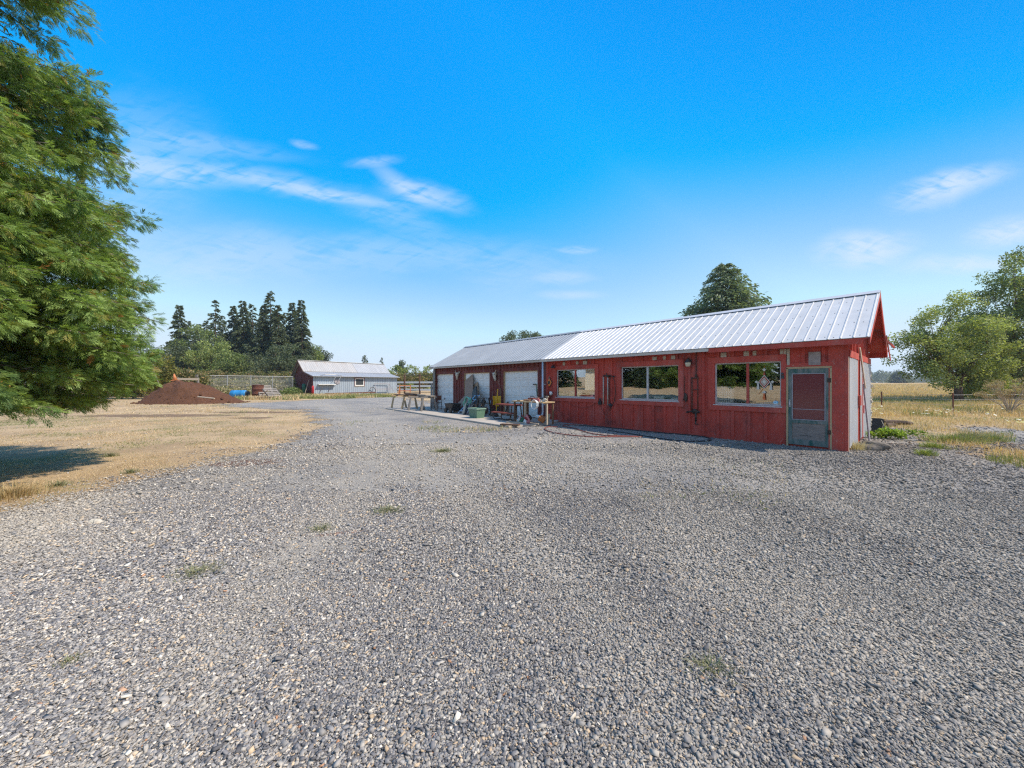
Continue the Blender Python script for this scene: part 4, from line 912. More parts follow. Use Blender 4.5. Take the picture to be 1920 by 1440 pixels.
plank('narrow pale offcut on top of the grey plank', 775, -1.62, 799, -1.5, .82 + .085, .09, .05, 'pale_wood')
plank('dark iron bar lying on the brown plank', 760, -1.68, 781, -1.66, .84 + .085, .05, .05, 'dark_metal', 'bar', 'iron_bar')
# leaning boards at the left corner
def lean(name, label, cat, xb, ub, xt, yt, ut, w, th, mat, group=None):
    sb = fp(xb, 740, ub)[0]; st = fp(xt, 740, ut)[0]; zt_ = fp(xt, yt, ut)[1]
    p, q = bw(sb, ub, SZ), bw(st, ut, zt_)
    t = MB().bar(Vector(), q - p, w, th, (BB.x, BB.y, 0)).build(name, MT[mat], None, bevel=.004); t.location = p + Vector((0, 0, .012)); return tag(t, label, cat, group)
lean('leaning_board', 'tall grey board leaning at the far corner of the garage', 'board', 812, -.42, 814.5, 692, -.06, .22, .05, 'grey_wood')
lean('leaning_board', 'shorter grey board leaning beside the tall one at the far corner', 'board', 808.2, -.45, 809.4, 719, -.2, .16, .04, 'grey_wood')
# dark chair beside the saw horses
t = onplane('metal_chair', 'dark reddish metal chair between the sawhorses and the first garage door', 'chair', 818.5, -.85, SZ, BROT + R(35))
mb = MB(); mb.box(-.22, -.22, .42, .22, .22, .45); mb.build('seat', MT['rust'], t); mb = MB(); mb.box(-.22, .20, .58, .22, .225, .86); mb.build('backrest', MT['rust'], t)
for sx in (-1, 1):
    for sy, zt_ in ((-1, .44), (1, .88)): mb = MB(); mb.tube([(sx * .21, sy * .27, 0), (sx * .2, sy * .21, zt_)], .016, 6); mb.build('leg', MT['dark_metal'], t)
# slanted board with orange end
p = onplane('slanted_board', 'slanted brown board with an orange end leaning by the first garage door post', 'board', 851, -.95)
mb = MB(); d = Vector((.30, .75, .92)); d2 = d * (1.02); mb.bar((0, 0, .02), d, .42, .04, (1, 0, 1)); mb.build('board', MT['ply'], p); mb = MB(); mb.bar(d, d + d.normalized() * .24, .43, .042, (1, 0, 1)); mb.build('end_panel', MT['tan_wood'], p)
# black garden cart
t = onplane('garden_cart', 'black plastic garden cart with a long tow handle before the first garage door', 'cart', 849, -1.15)
mb = MB(); w_, d_ = .36, .3
def tub(mb, wb, db, wt, dt, h, z=0., th=.03):
    o_ = [(-wb, -db, z), (wb, -db, z), (wb, db, z), (-wb, db, z), (-wt, -dt, z + h), (wt, -dt, z + h), (wt, dt, z + h), (-wt, dt, z + h)]
    i_ = [(x * (1 - th / wb), y * (1 - th / db), z + th) for x, y, _ in o_[:4]] + [(x * (1 - th / wt), y * (1 - th / dt), z + h) for x, y, _ in o_[4:]]
    mb.add(o_ + i_, [(0, 1, 2, 3), (0, 1, 5, 4), (1, 2, 6, 5), (2, 3, 7, 6), (3, 0, 4, 7), (8, 9, 10, 11), (8, 9, 13, 12), (9, 10, 14, 13), (10, 11, 15, 14), (11, 8, 12, 15), (4, 5, 13, 12), (5, 6, 14, 13), (6, 7, 15, 14), (7, 4, 12, 15)])
tub(mb, .30, .24, .37, .30, .36, .14); mb.build('tray', MT['black'], t)
for sx in (-1, 1):
    for sy in (-1, 1): mb = MB(); mb.lathe([(0, -.04), (.12, -.04), (.13, 0), (.12, .04), (0, .04)], (sx * .24, sy * .3, .13), 14, 'y'); mb.build('wheel', MT['black'], t)
mb = MB(); mb.tube([(-.32, 0, .2), (-.42, -.02, .42), (-.62, -.04, .40)], .022); mb.build('handle', MT['black'], t); mb = MB(); mb.tube([(-.62, -.04, .40), (-.74, -.05, .37)], .035); mb.build('grip', MT['white'], t)
# step ladder
t = onplane('step_ladder', 'aluminium step ladder lying slanted against the garage front', 'ladder', 861, -1.3)
d = Vector((.42, .85, .98))
for sx in (0, .40): mb = MB(); mb.bar((sx - .1, 0, .03), Vector((sx - .1 + (.04 if sx == 0 else -.05), 0, 0)) + d, .07, .03, (0, -1, 1)); mb.build('rail', MT['alu'], t)
for i in range(5): q = d * (.10 + .2 * i); mb = MB(); mb.bar(q + Vector((-.09, 0, .03)), q + Vector((.29, 0, .03)), .03, .09, (0, -1, 1)); mb.build('step', MT['alu'], t)
for sx in (-.05, .26): mb = MB(); mb.bar((sx, .25, .02), d * .95 + Vector((sx * .8, .10, 0)), .04, .025); mb.build('rear_leg', MT['alu'], t)
# plywood sheets etc. against the middle garage door
lean('plywood_sheet', 'large brown plywood sheet leaning on the middle garage door', 'board', 878.5, -.62, 879.5, 708, .03, .86, .03, 'ply')
lean('small_board', 'small brown board leaning behind the charcoal panel', 'board', 892, -.5, 891.8, 720, .03, .42, .08, 'cardboard')
lean('charcoal_panel', 'dark charcoal plastic panel leaning on the middle garage door', 'panel', 893, -1.0, 889.5, 730.5, -.25, .50, .10, 'charcoal')
lean('scrap_board', 'dusty lavender board leaning beside the step ladder', 'board', 875, -1.35, 880, 748, -.75, .34, .03, 'lav')
lean('scrap_board', 'short pale board lying low against the step ladder foot', 'board', 868, -1.45, 873, 756, -1.0, .30, .03, 'pale_wood')
t = onplane('hose_coil', 'mint green coiled garden hose hanging above the scrap boards', 'hose', 878, -.95, SZ + .66)
mb = MB()
for i in range(5): pts_ = [(.20 * math.cos(a / 12 * 2 * math.pi) * (1 + .06 * i), -.1 + .03 * i, .22 * math.sin(a / 12 * 2 * math.pi) * (1 - .04 * i)) for a in range(13)]; mb.tube(pts_, .024, 6)
mb.tube([(-.2, -.1, 0), (-.3, -.12, -.1), (-.22, -.14, -.26), (0, -.15, -.3)], .024, 6); mb.build('coil', MT['mint'], t, True)
lean('dark_strap_bar', 'black bar leaning across the lavender board', 'bar', 871, -1.5, 884, 748, -.75, .09, .05, 'black')
# green tote
t = onplane('storage_tote', 'green plastic storage tote standing on the concrete', 'tote', 894, -1.95)
mb = MB(); tub(mb, .28, .20, .34, .25, .42, 0., .02); mb.build('tub', MT['tote'], t); mb = MB()
mb.box(-.36, -.27, .40, .36, -.245, .45); mb.box(-.36, .245, .40, .36, .27, .45); mb.box(-.36, -.244, .40, -.335, .244, .45); mb.box(.335, -.244, .40, .36, .244, .45); mb.build('rim', MT['tote_rim'], t)
mb = MB(); mb.lump((0, 0, .38), (.3, .22, .06), 3, .3, 2); mb.build('contents', MT['green_dark'], t)
# black stool frame
t = onplane('metal_stool', 'black metal stool frame standing before the middle garage door', 'stool', 907, -.95)
mb = MB(); mb.box(-.30, -.2, .84, .30, .2, .87); mb.build('seat', MT['black'], t)
for sx in (-1, 1):
    for sy in (-1, 1): mb = MB(); mb.bar((sx * .22, sy * .15, .85), (sx * .33, sy * .24, 0), .05, .05); mb.build('leg', MT['dark_metal'], t)
for z in (.3, .58): mb = MB(); mb.bar((-.27, -.2, z), (.27, -.2, z), .03, .03); mb.bar((-.27, .2, z), (.27, .2, z), .03, .03); mb.build('stretcher', MT['dark_metal'], t)
t = onplane('ball', 'dark blue round bundle on the rung of the black stool', 'bundle', 906, -.95, SZ + .66); mb = MB(); mb.lump((0, 0, 0), .13, 5, .1, 2); mb.build('wrap', MT['charcoal'], t, True)
t = onplane('machinery_scrap', 'heap of dark scrap metal under and beside the black stool', 'scrap', 907, -1.1)
mb = MB(); rr = random.Random(8)
for i in range(16): a = Vector((rr.uniform(-.45, .5), rr.uniform(-.25, .25), rr.uniform(.02, .3))); mb.bar(a, a + Vector((rr.uniform(-.3, .3), rr.uniform(-.2, .2), rr.uniform(-.05, .45))), .05, .04)
mb.build('bars', MT['dark_metal'], t); mb = MB(); mb.lump((-.1, 0, .16), (.22, .16, .16), 5, .3, 2); mb.build('drum', MT['rust'], t)
lean('mower_bar', 'grey pointed metal blade leaning right of the middle garage door', 'blade', 917, -.7, 919.5, 752, -.3, .10, .02, 'galv_post')
# yellow shovel and scoop
t = onplane('snow_shovel', 'yellow plastic snow shovel standing on end beside the last garage door', 'shovel', 929, -.5)
zb, zt_ = zpx(929, 760, -.5), zpx(929, 729.5, -.5); zs = zpx(929, 743, -.5)
mb = MB(); mb.prism([(-.26, zs), (.26, zs + .02), (.24, zb + .10), (.1, zb - .05), (-.1, zb - .05), (-.24, zb + .10)], .10, .13); mb.prism([(-.27, zs), (-.25, zs), (-.23, zb), (-.25, zb)], .04, .13); mb.prism([(.27, zs), (.25, zs), (.23, zb), (.25, zb)], .04, .13); mb.build('scoop', MT['yellow'], t)
mb = MB(); mb.tube([(0, .05, .02), (0, .06, zb), (.03, .12, zt_)], .026); mb.build('handle', MT['yellow'], t)
for i, (x, u_, r_, m_, lb) in enumerate(((922.5, -.85, .13, 'rock', 'grey boulder left of the yellow shovel foot'), (936, -.8, .12, 'bone', 'pale stone right of the yellow shovel foot'), (930, -1.0, .10, 'dark_metal', 'dark iron lump before the yellow shovel'))):
    t = onplane('stone', lb, 'stone', x, u_); MB().lump((0, 0, r_ * .7), (r_, r_ * .8, r_), i + 3, .3, 2).build('body', MT[m_], t)
lean('wooden_stake', 'thin brown wooden stake leaning between the shovel and last garage door', 'stake', 939, -.35, 938.5, 728, -.04, .06, .04, 'brown_wood')
# skulls
def skull(label, x, y, sc, rz, tilt, horn):
    u_ = -.10; s, z = fp(x, y, u_); t = thing('cattle_skull', label, 'skull', bw(s, u_, z), BROT + rz, 'animal skulls hung between the garage doors', 0, tilt); t.scale = (sc,) * 3
    bm = bmesh.new(); prof = [(.22, .13, .10, .0), (.14, .15, .12, -.02), (.04, .14, .12, -.03), (-.06, .10, .10, -.02), (-.18, .075, .08, -.01), (-.28, .065, .06, 0.), (-.33, .045, .035, .01)]
    rings = []
    for z_, rx_, ry_, yo in prof: rings.append([bm.verts.new((rx_ * math.cos(a * math.pi / 5), yo + ry_ * math.sin(a * math.pi / 5), z_)) for a in range(10)])
    for i in range(len(rings) - 1):
        for a in range(10): bm.faces.new((rings[i][a], rings[i][(a + 1) % 10], rings[i + 1][(a + 1) % 10], rings[i + 1][a]))
    bm.faces.new(rings[0]); bm.faces.new(list(reversed(rings[-1])))
    mb = MB(); bm.verts.index_update(); mb.add([v.co[:] for v in bm.verts], [tuple(v.index for v in f.verts) for f in bm.faces]); bm.free(); mb.build('cranium', MT['bone'], t, True)
    for sx in (-1, 1):
        e = MB(); e.lump((sx * .115, -.09, .09), (.038, .03, .042), 2, .1, 2); e.build('eye_socket', MT['black'], t, True)
        h = MB(); h.tube([(sx * .10, 0, .2), (sx * .24, -.03, .22), (sx * .36 * horn, -.05, .27 if horn > 1 else .3), (sx * .46 * horn, -.06, .30 if horn > 1 else .36)], [.045, .038, .025, .006], 8); h.build('horn', MT['bone'], t, True)
        n_ = MB(); n_.lump((sx * .03, -.062, -.24), (.02, .02, .05), 2, .1, 1); n_.build('nose_hole', MT['black'], t, True)
skull('pale cattle skull hung left of the middle garage door', 857.5, 704, .78, R(15), R(6), .5)
skull('long-horned cattle skull hung right of the middle garage door', 928, 705, .80, R(-20), R(-10), 1.05)
# red picnic bench
t = onplane('picnic_bench', 'red-brown slatted picnic bench end before the last garage door', 'bench', 957, -1.35)
s0, _ = fp(957, 740, -1.35); xa, xb = fp(938.7, 757, -1.35)[0] - s0, fp(976, 757, -1.35)[0] - s0; z1 = zpx(953, 757.3, -1.35); z2 = zpx(953, 771, -1.35)
mb = MB(); mb.box(xa, -.3, z1 - .05, xb, -.02, z1); mb.box(xa, .0, z1 - .05, xb, .28, z1); mb.build('table_top', MT['red_metal'], t)
mb = MB(); mb.box(xa + .1, -.62, z2 - .05, xb + .1, -.36, z2); mb.build('seat', MT['red_metal'], t)
for x in (xa + .08, (xa + xb) / 2, xb - .1): mb = MB(); mb.tube([(x, -.5, z2 - .05), (x + .02, -.52, .1), (x + .08, -.45, .02), (x + .2, -.1, .0 + .02)], .018); mb.tube([(x, -.3, z2 - .03), (x, -.1, z1 - .05)], .022); mb.build('leg', MT['dark_metal'], t)
lean('bare_board', 'brown board leaning on the last garage door behind the bench', 'board', 953, -.3, 951, 755, -.0, .22, .04, 'brown_wood')
# workbench
ub = -1.55; t = onplane('workbench', 'cluttered wooden workbench with pale legs on the corner of the concrete', 'workbench', 1000, ub)
s0, _ = fp(1000, 740, ub); xa, xb = fp(972, 752, ub)[0] - s0, fp(1030.5, 752, ub)[0] - s0; zt_ = zpx(1000, 752.6, ub - .2)
mb = MB(); mb.box(xa, -.38, zt_ - .045, xb, .30, zt_); mb.build('top', MT['tan_wood'], t)
for x, y, m_ in ((xa + .05, -.25, 'brown_wood'), (xa + .78, -.34, 'pale_wood'), (xb - .05, -.1, 'pale_wood'), (xb - .06, .25, 'brown_wood'), (xa + .06, .25, 'brown_wood')):
    mb = MB(); mb.box(x - .03, y - .03, 0, x + .03, y + .03, zt_ - .046); mb.build('leg', MT[m_], t)
mb = MB(); mb.box(xa + .54, -.2, 0, xa + .68, -.05, zt_ - .047); mb.build('post', MT['brown_wood'], t)
BT_ = Vector((t.location.x, t.location.y, SZ))
def onbench(name, label, cat, x, y, z=None, group=None): s = fp(x, 740, ub + y)[0]; return thing(name, label, cat, bw(s, ub + y, SZ + (zt_ if z is None else z) + .002), BROT, group)
q = onbench('tool_box', 'brown wooden toolbox on the workbench', 'toolbox', 998, -.05); mb = MB(); mb.box(-.15, -.1, 0, .15, .1, .13); mb.build('body', MT['red_metal'], q); mb = MB(); mb.tube([(-.1, 0, .13), (-.1, 0, .19), (.1, 0, .19), (.1, 0, .13)], .012); mb.build('handle', MT['dark_metal'], q)
q = onbench('paint_box', 'pinkish box beside the toolbox on the workbench', 'box', 1008, -.1); mb = MB(); mb.box(-.09, -.08, 0, .1, .08, .13); mb.build('body', MT['pink'], q); mb = MB(); mb.box(-.095, -.085, .131, .105, .085, .15); mb.build('lid', MT['brown_wood'], q)
q = onbench('power_drill', 'black and white power drill on the workbench', 'drill', 1016, -.12); mb = MB(); mb.lathe([(0, -.12), (.03, -.11), (.045, -.04), (.045, .08), (.02, .13), (0, .13)], (0, 0, .12), 12, 'x'); mb.build('motor', MT['black'], q, True); mb = MB(); mb.bar((-.03, 0, .1), (-.06, 0, .0), .05, .05); mb.build('grip', MT['white'], q)
q = onbench('power_sander', 'pale power sander on the right of the workbench', 'sander', 1021.5, -.15); mb = MB(); mb.box(-.09, -.05, 0, .07, .05, .03); mb.lump((0, 0, .08), (.09, .05, .06), 3, .15, 2); mb.build('body', MT['bone'], q)
q = onbench('clamp', 'small wooden clamp standing at the right end of the workbench', 'clamp', 1026, .05); mb = MB(); mb.box(-.02, -.02, 0, .02, .02, .2); mb.box(-.07, -.02, .17, .07, .02, .21); mb.build('frame', MT['pale_wood'], q)
q = onbench('loose_tools', 'scattered hand tools and rags on the left of the workbench', 'tools', 986, -.1); mb = MB(); rr = random.Random(2)
for i in range(10): a = Vector((rr.uniform(-.28, .3), rr.uniform(-.2, .25), .02)); mb.bar(a, a + Vector((rr.uniform(-.2, .2), rr.uniform(-.1, .1), .0)), .03, .03)
mb.build('tools', MT['dark_metal'], q); mb = MB(); mb.lump((-.1, .05, .03), (.13, .1, .04), 7, .3, 2); mb.lump((.3, -.1, .03), (.1, .1, .05), 9, .3, 2); mb.build('rag', MT['brown_wood'], q)
q = onbench('coiled_cord', 'white coiled cord hanging over the edge of the workbench', 'cord', 1003, -.42, zt_ - .12); mb = MB()
for i in range(4): mb.tube([(.20 * math.cos(a / 14 * 2 * math.pi) * (1 - .08 * i), -.02 * i, .02 + .16 * math.sin(a / 14 * 2 * math.pi) * (1 + .05 * i)) for a in range(15)], .011, 6)
mb.build('loops', MT['white'], q, True)
def ground_at(name, label, cat, x, y, z=SZ, rz=None): return thing(name, label, cat, G(x, y, z), BROT if rz is None else rz)
t = ground_at('rag_heap', 'heap of black, green and pink cloth and cords under the workbench', 'heap', 985, 793); rr = random.Random(4)
for m_, lb, cc in (('black', None, ((-.15, .0, .12), (.05, .08, .2), (-.28, -.04, .06))), ('green_dark', None, ((-.02, -.12, .15), (-.1, -.1, .1))), ('pink', None, ((.2, -.05, .2), (.24, -.08, .08))), ('white', None, ((-.22, -.1, .14), (.1, -.14, .06)))):
    mb = MB()
    for i, c_ in enumerate(cc): mb.lump(c_, (.15, .10, .12) if m_ in ('black',) else (.09, .07, .10), i + len(m_), .45, 2)
    mb.build('cloth', MT[m_], t)
mb = MB()
for i in range(6): mb.tube([(rr.uniform(-.3, .3), rr.uniform(-.2, .0), rr.uniform(.02, .35)) for _ in range(5)], .012, 6)
mb.build('cord', MT['red_cloth'], t, True)
t = ground_at('wood_block', 'orange-brown wooden block tipped on its corner under the workbench', 'block', 1016.5, 793); o = MB().box(-.13, -.1, -.1, .13, .1, .1).build('body', MT['cone_or'], t, bevel=.01); o.rotation_euler = (R(20), R(28), R(25)); o.location = (0, 0, .155)
t = ground_at('white_can', 'white can lying on its side beside the orange-brown block', 'can', 1009, 786); MB().lathe([(0, -.12), (.09, -.12), (.09, .12), (0, .12)], (0, .05, .1), 16, 'x').build('body', MT['white'], t); MB().lathe([(0, .121), (.092, .121), (.092, .14), (0, .14)], (0, .05, .1), 16, 'x').build('lid', MT['black'], t)
t = ground_at('bucket', 'white bucket with a blue label behind the pale board', 'bucket', 1022, 784); MB().lathe([(0, 0), (.115, 0), (.14, .32), (.15, .32), (.15, .34), (.13, .34), (.11, .02), (0, .02)], (0, 0, 0), 20).build('body', MT['white'], t, True)
mb = MB(); mb.lathe([(.1262, .08), (.1372, .24)], (0, 0, 0), 20); mb.build('label_band', MT['blue_card'], t, True)
t = ground_at('short_board', 'short pale board standing on end at the concrete corner', 'board', 1027.3, 793); MB().bar((0, 0, 0), (.02, .06, .36), .11, .03, (0, 1, 0)).build('body', MT['pale_wood'], t)
t = ground_at('scrap_plank', 'dark-edged plank lying at the concrete edge', 'plank', 949, 798); MB().bar((-.3, 0, .03), (.35, .35, .03), .22, .05).build('body', MT['brown_wood'], t)
t = ground_at('scrap_plank', 'pale plank lying beside the rag heap', 'plank', 961, 794); MB().bar((-.35, .0, .025), (.3, .42, .03), .17, .04).build('body', MT['pale_wood'], t)
t = ground_at('portable_tank', 'faded yellow portable tank lying at the foot of the red wall', 'tank', 1042.5, 789, 0); mb = MB(); mb.lathe([(0, -.2), (.09, -.19), (.14, -.13), (.145, .08), (.10, .18), (.05, .2), (0, .2)], (0, .05, .14), 18, 'x'); mb.build('body', MT['tan_tank'], t, True); mb = MB(); mb.lathe([(0, .19), (.045, .19), (.055, .22), (.05, .27), (0, .27)], (0, .05, .15), 12, 'x'); mb.build('valve', MT['galv_post'], t)
t = onplane('side_stool', 'dark wooden stool behind the workbench', 'stool', 968, -.7); mb = MB(); mb.box(-.2, -.17, .62, .2, .17, .66); mb.build('seat', MT['brown_wood'], t)
for sx in (-1, 1):
    for sy in (-1, 1): MB().bar((sx * .15, sy * .12, .62), (sx * .2, sy * .16, 0), .04, .04).build('leg', MT['brown_wood'], t)
s, z = fp(1006, 722, .06); t = thing('hanging_strap', 'faded green strap hanging on the last garage door', 'strap', bw(s, .05, z), BROT); mb = MB(); mb.tube([(-.15, 0, .03), (.0, 0, .04), (.02, -.01, -.2), (.06, -.01, -.5), (.1, -.01, -.1)], .018, 6); mb.build('webbing', MT['tote'], t); mb = MB(); mb.box(-.2, -.02, .01, -.05, .01, .06); mb.build('hook', MT['dark_metal'], t)
# hoses on the gravel
def hose(name, label, pts, mat, r=.014, cat='hose'):
    from_ = [Vector((*G(*p).xy, .03)) for p in pts]; P_ = []
    for i in range(len(from_) - 1):
        p0, p1, p2, p3 = from_[max(i - 1, 0)], from_[i], from_[i + 1], from_[min(i + 2, len(from_) - 1)]
        for t_ in np.linspace(0, 1, 8, endpoint=False):
            P_.append(.5 * ((2 * p1) + (p2 - p0) * t_ + (2 * p0 - 5 * p1 + 4 * p2 - p3) * t_ ** 2 + (3 * p1 - p0 - 3 * p2 + p3) * t_ ** 3))
    P_.append(from_[-1]); return tag(MB().tube(P_, r, 7).build(name, MT[mat], None, True), label, cat)
hose('garden_hose', 'brown-red hose looping out onto the sunlit gravel', [(1046, 802), (1030, 801.5), (1021, 804.5), (1026, 809), (1045, 814), (1075, 818), (1110, 820.5), (1160, 820.5), (1204, 820.8)], 'hose_red', .016)
hose('garden_hose', 'red hose lying along the edge of the building shadow', [(1205, 820.3), (1170, 819), (1130, 817.5), (1100, 812), (1075, 804), (1058, 801), (1056, 798.5), (1066, 797.5), (1085, 798.5)], 'hose_red', .016)
hose('garden_hose', 'long dark hose lying in the shade at the foot of the red wall', [(1086, 799), (1120, 801), (1170, 806), (1230, 812), (1290, 817), (1322, 821), (1333, 826), (1322, 828.5), (1285, 829), (1240, 824), (1190, 816), (1140, 808)], 'black', .016)
# ------------------------------------------------------------------ grey shed beyond the drive
SB = Vector((-29.2, 53.6, 0)); th = R(50.5); SL_, SWD = 14.0, 7.0
shed = thing('shed', 'old grey metal-sided shed with rust-streaked roof and red gable end', 'shed', SB, th)
MT['shed_metal'] = metalroof('blue_grey_shed_metal', (.37, .43, .50), (.31, .37, .43), .1, .6, None, (1, 1, .3))
MT['shed_red'] = M('dull_red_brown_boards', (.17, .05, .042), (.10, .035, .03), 3, .9, 0, .2, 20, (6, 6, 1))
MT['shed_roof'] = metalroof('rust_streaked_roof_metal', (.46, .45, .44), (.39, .38, .37), .1, .6, (.30, .22, .16), (2, .3, .3))
MT['shed_roof2'] = metalroof('clean_grey_roof_metal', (.42, .43, .45), (.36, .37, .39), .0, .55)
EZ = 2.82; KZ = 3.52; RZ_ = 5.25; KU = 2.55; RU = 4.7
mb = MB(); mb.box(0, 0, 0, SL_, .08, EZ)
x = 0.
while x < SL_ - .05: mb.box(x, -.03, .02, x + .14, .0, EZ - .02); x += .32
mb.build('wall', MT['shed_metal'], shed, label='blue-grey corrugated front wall')
def pr(mb, x0, x1): 
    prof = [(0.081, 0), (SWD, 0), (SWD, EZ), (RU, RZ_ - .12), (KU, KZ - .1), (.081, EZ - .02)]; n = len(prof)
    mb.add([(x0, y, z) for y, z in prof] + [(x1, y, z) for y, z in prof], [tuple(range(n)), tuple(range(n, 2 * n))] + [(i, (i + 1) % n, (i + 1) % n + n, i + n) for i in range(n)])
mb = MB(); pr(mb, 0, .1)
y = .1
while y < SWD - .1: mb.box(-.03, y, 0, .0, y + .06, EZ - .1 + (min(y, KU) / KU) * .5 if y < KU else (KZ - .2 if y < 6 else EZ - .2)); y += .42
mb.box(-.05, 4.2, .0, -.031, 4.4, 3.2); mb.box(-.06, .02, 0, .03, .2, EZ - .1)
mb.build('wall', MT['shed_red'], shed, label='dark red board gable end')
mb = MB(); pr(mb, SL_ - .1, SL_); mb.box(.1, SWD - .08, 0, SL_ - .1, SWD - .0, EZ - .01); mb.build('wall', MT['shed_metal'], shed)
def rf(mb, x0, x1, ua, za, ub, zb, rib=.3, t=.05):
    mb.add([(x0, ua, za), (x1, ua, za), (x1, ub, zb), (x0, ub, zb), (x0, ua, za + t), (x1, ua, za + t), (x1, ub, zb + t), (x0, ub, zb + t)], [(0, 3, 2, 1), (4, 5, 6, 7), (0, 1, 5, 4), (1, 2, 6, 5), (2, 3, 7, 6), (3, 0, 4, 7)])
    x = x0 + .05
    while x < x1: mb.add([(x, ua, za + t - .01), (x + .06, ua, za + t - .01), (x + .06, ub, zb + t - .01), (x, ub, zb + t - .01), (x + .015, ua, za + t + .03), (x + .045, ua, za + t + .03), (x + .045, ub, zb + t + .03), (x + .015, ub, zb + t + .03)], [(0, 3, 2, 1), (4, 5, 6, 7), (0, 1, 5, 4), (1, 2, 6, 5), (2, 3, 7, 6), (3, 0, 4, 7)]); x += rib
mb = MB(); rf(mb, -.4, 8.1, KU, KZ, RU, RZ_); rf(mb, -.4, 8.1, SWD + .4, EZ - .15, RU, RZ_); mb.build('roof', MT['shed_roof'], shed, label='rust-streaked half of the shed roof')
mb = MB(); rf(mb, 8.104, SL_ + .3, KU, KZ, RU, RZ_); rf(mb, 8.104, SL_ + .3, SWD + .4, EZ - .15, RU, RZ_); mb.build('roof', MT['shed_roof2'], shed, label='clean grey half of the shed roof')
mb = MB(); rf(mb, -.3, SL_ + .3, -.55, EZ - .06, KU + .1, KZ - .06); mb.build('lean_to_roof', MT['shed_roof2'], shed)
mb = MB(); mb.box(-.4, RU - .2, RZ_ + .05, SL_ + .3, RU + .2, RZ_ + .1); mb.build('ridge_cap', MT['white'], shed)
mb = MB(); mb.bar((-.42, KU, KZ - .06), (-.42, RU, RZ_ - .06), .04, .2); mb.bar((-.42, RU, RZ_ - .06), (-.42, SWD + .4, EZ - .22), .04, .2); mb.bar((-.34, -.5, EZ - .13), (-.34, KU, KZ - .13), .04, .14); mb.build('barge_board', MT['brown_wood'], shed)
wx = 6.35; wf = MB(); wf.box(wx, -.06, 1.35, wx + 1.5, -.031, 1.47); wf.box(wx, -.06, 2.42, wx + 1.5, -.031, 2.54); wf.box(wx, -.058, 1.47, wx + .12, -.031, 2.42); wf.box(wx + 1.38, -.058, 1.47, wx + 1.5, -.031, 2.42); wo_ = wf.build('window', MT['white'], shed)
MB().box(wx + .12, -.045, 1.47, wx + 1.38, -.032, 2.42).build('pane', MT['charcoal'], wo_)
mb = MB(); mb.box(wx - .12, -.09, 1.25, wx + 1.62, -.03, 1.345); mb.build('sill', MT['pale_wood'], wo_); mb = MB(); mb.box(wx - .1, -.07, 2.545, wx + 1.6, -.031, 2.66); mb.box(wx - .1, -.07, 1.35, wx - .005, -.031, 2.54); mb.box(wx + 1.505, -.07, 1.35, wx + 1.6, -.031, 2.54); mb.build('casing', MT['maroon'], wo_)
def sh(x, y, z=0): c_, s_ = math.cos(th), math.sin(th); return Vector((SB.x + x * c_ - y * s_, SB.y + x * s_ + y * c_, z))
t = thing('wall_counter', 'white fold-down counter on slanted props on the shed front', 'counter', sh(.5, -.03, 0), th); mb = MB(); mb.box(.05, -.55, 1.52, 2.6, -.02, 1.62); mb.build('top', MT['white'], t)
for x in (.7, 1.9): MB().bar((x - .3, -.05, .4), (x + .1, -.5, 1.5), .05, .05).build('prop', MT['grey_wood'], t)
t = thing('roof_frame', 'bent pipe frame hung on the shed lean-to roof edge', 'frame', sh(.9, -.6, 2.75), th); mb = MB(); mb.tube([(0, .3, .15), (.6, .1, .32), (2.2, .1, .3), (3.1, .3, .2)], .05); mb.tube([(2.2, -.05, .2), (1.6, -.1, -.9)], .035); mb.tube([(3.0, -.05, .2), (2.5, -.1, -.6)], .035); mb.build('tube', MT['galv_post'], t)
t = thing('wall_disc', 'round dusty disc hung on the shed front', 'disc', sh(3.5, -.05, 2.05), th); MB().lathe([(0, -.06), (.42, -.05), (.46, -.01), (.44, .0)], (0, 0, 0), 20, 'y').build('face', MT['lav'], t)
for lb, x, u_, h, m_, w_ in (('red tank-like bottle standing at the shed front corner', -.15, -.25, 1.45, 'red_cloth', .17), ('dark green drum standing at the red gable end', -.6, 1.7, 1.75, 'green_dark', .28)):
    t = thing('upright_tank', lb, 'tank', sh(x, u_), th); MB().lathe([(0, 0), (w_, 0), (w_, h * .85), (w_ * .6, h * .95), (0, h * .96)], (0, 0, 0), 16).build('body', MT[m_], t, True); MB().lathe([(w_ * .4, h * .94), (w_ * .4, h), (0, h)], (0, 0, 0), 10).build('valve', MT['dark_metal'], t)
t = thing('leaning_pole', 'pale pole leaning on the shed gable end', 'pole', sh(-.9, .8), th); MB().bar((0, 0, 0), (.6, -.05, 2.2), .07, .05).build('body', MT['pale_wood'], t)
t = thing('long_timber', 'long red-brown timber lying along the foot of the shed', 'timber', sh(1.3, -1.0), th); MB().bar((0, 0, .2), (8.0, .1, .28), .22, .16).build('body', MT['rust'], t)
for i in range(7): MB().lump((.5 + i * 1.1, .02, .08), (.16, .14, .1), i, .3, 1).build('support', MT['rock'], t)
t = thing('bed_frame', 'pinkish grey bed frame leaning on the right of the shed front', 'frame', sh(9.6, -.9), th)
fm = MB(); [fm.bar(a, b, .07, .07) for a, b in (((0, 0, 0), (.0, .6, 1.75)), ((0, .6, 1.75), (2.6, .6, 1.7)), ((2.6, .6, 1.7), (3.4, -.1, 0)), ((0, .25, .75), (2.9, .25, .72)), ((.0, .35, .95), (2.8, .35, .92)), ((2.6, .6, 1.7), (2.4, .2, .2)))]; fm.build('frame', MT['lav'], t)
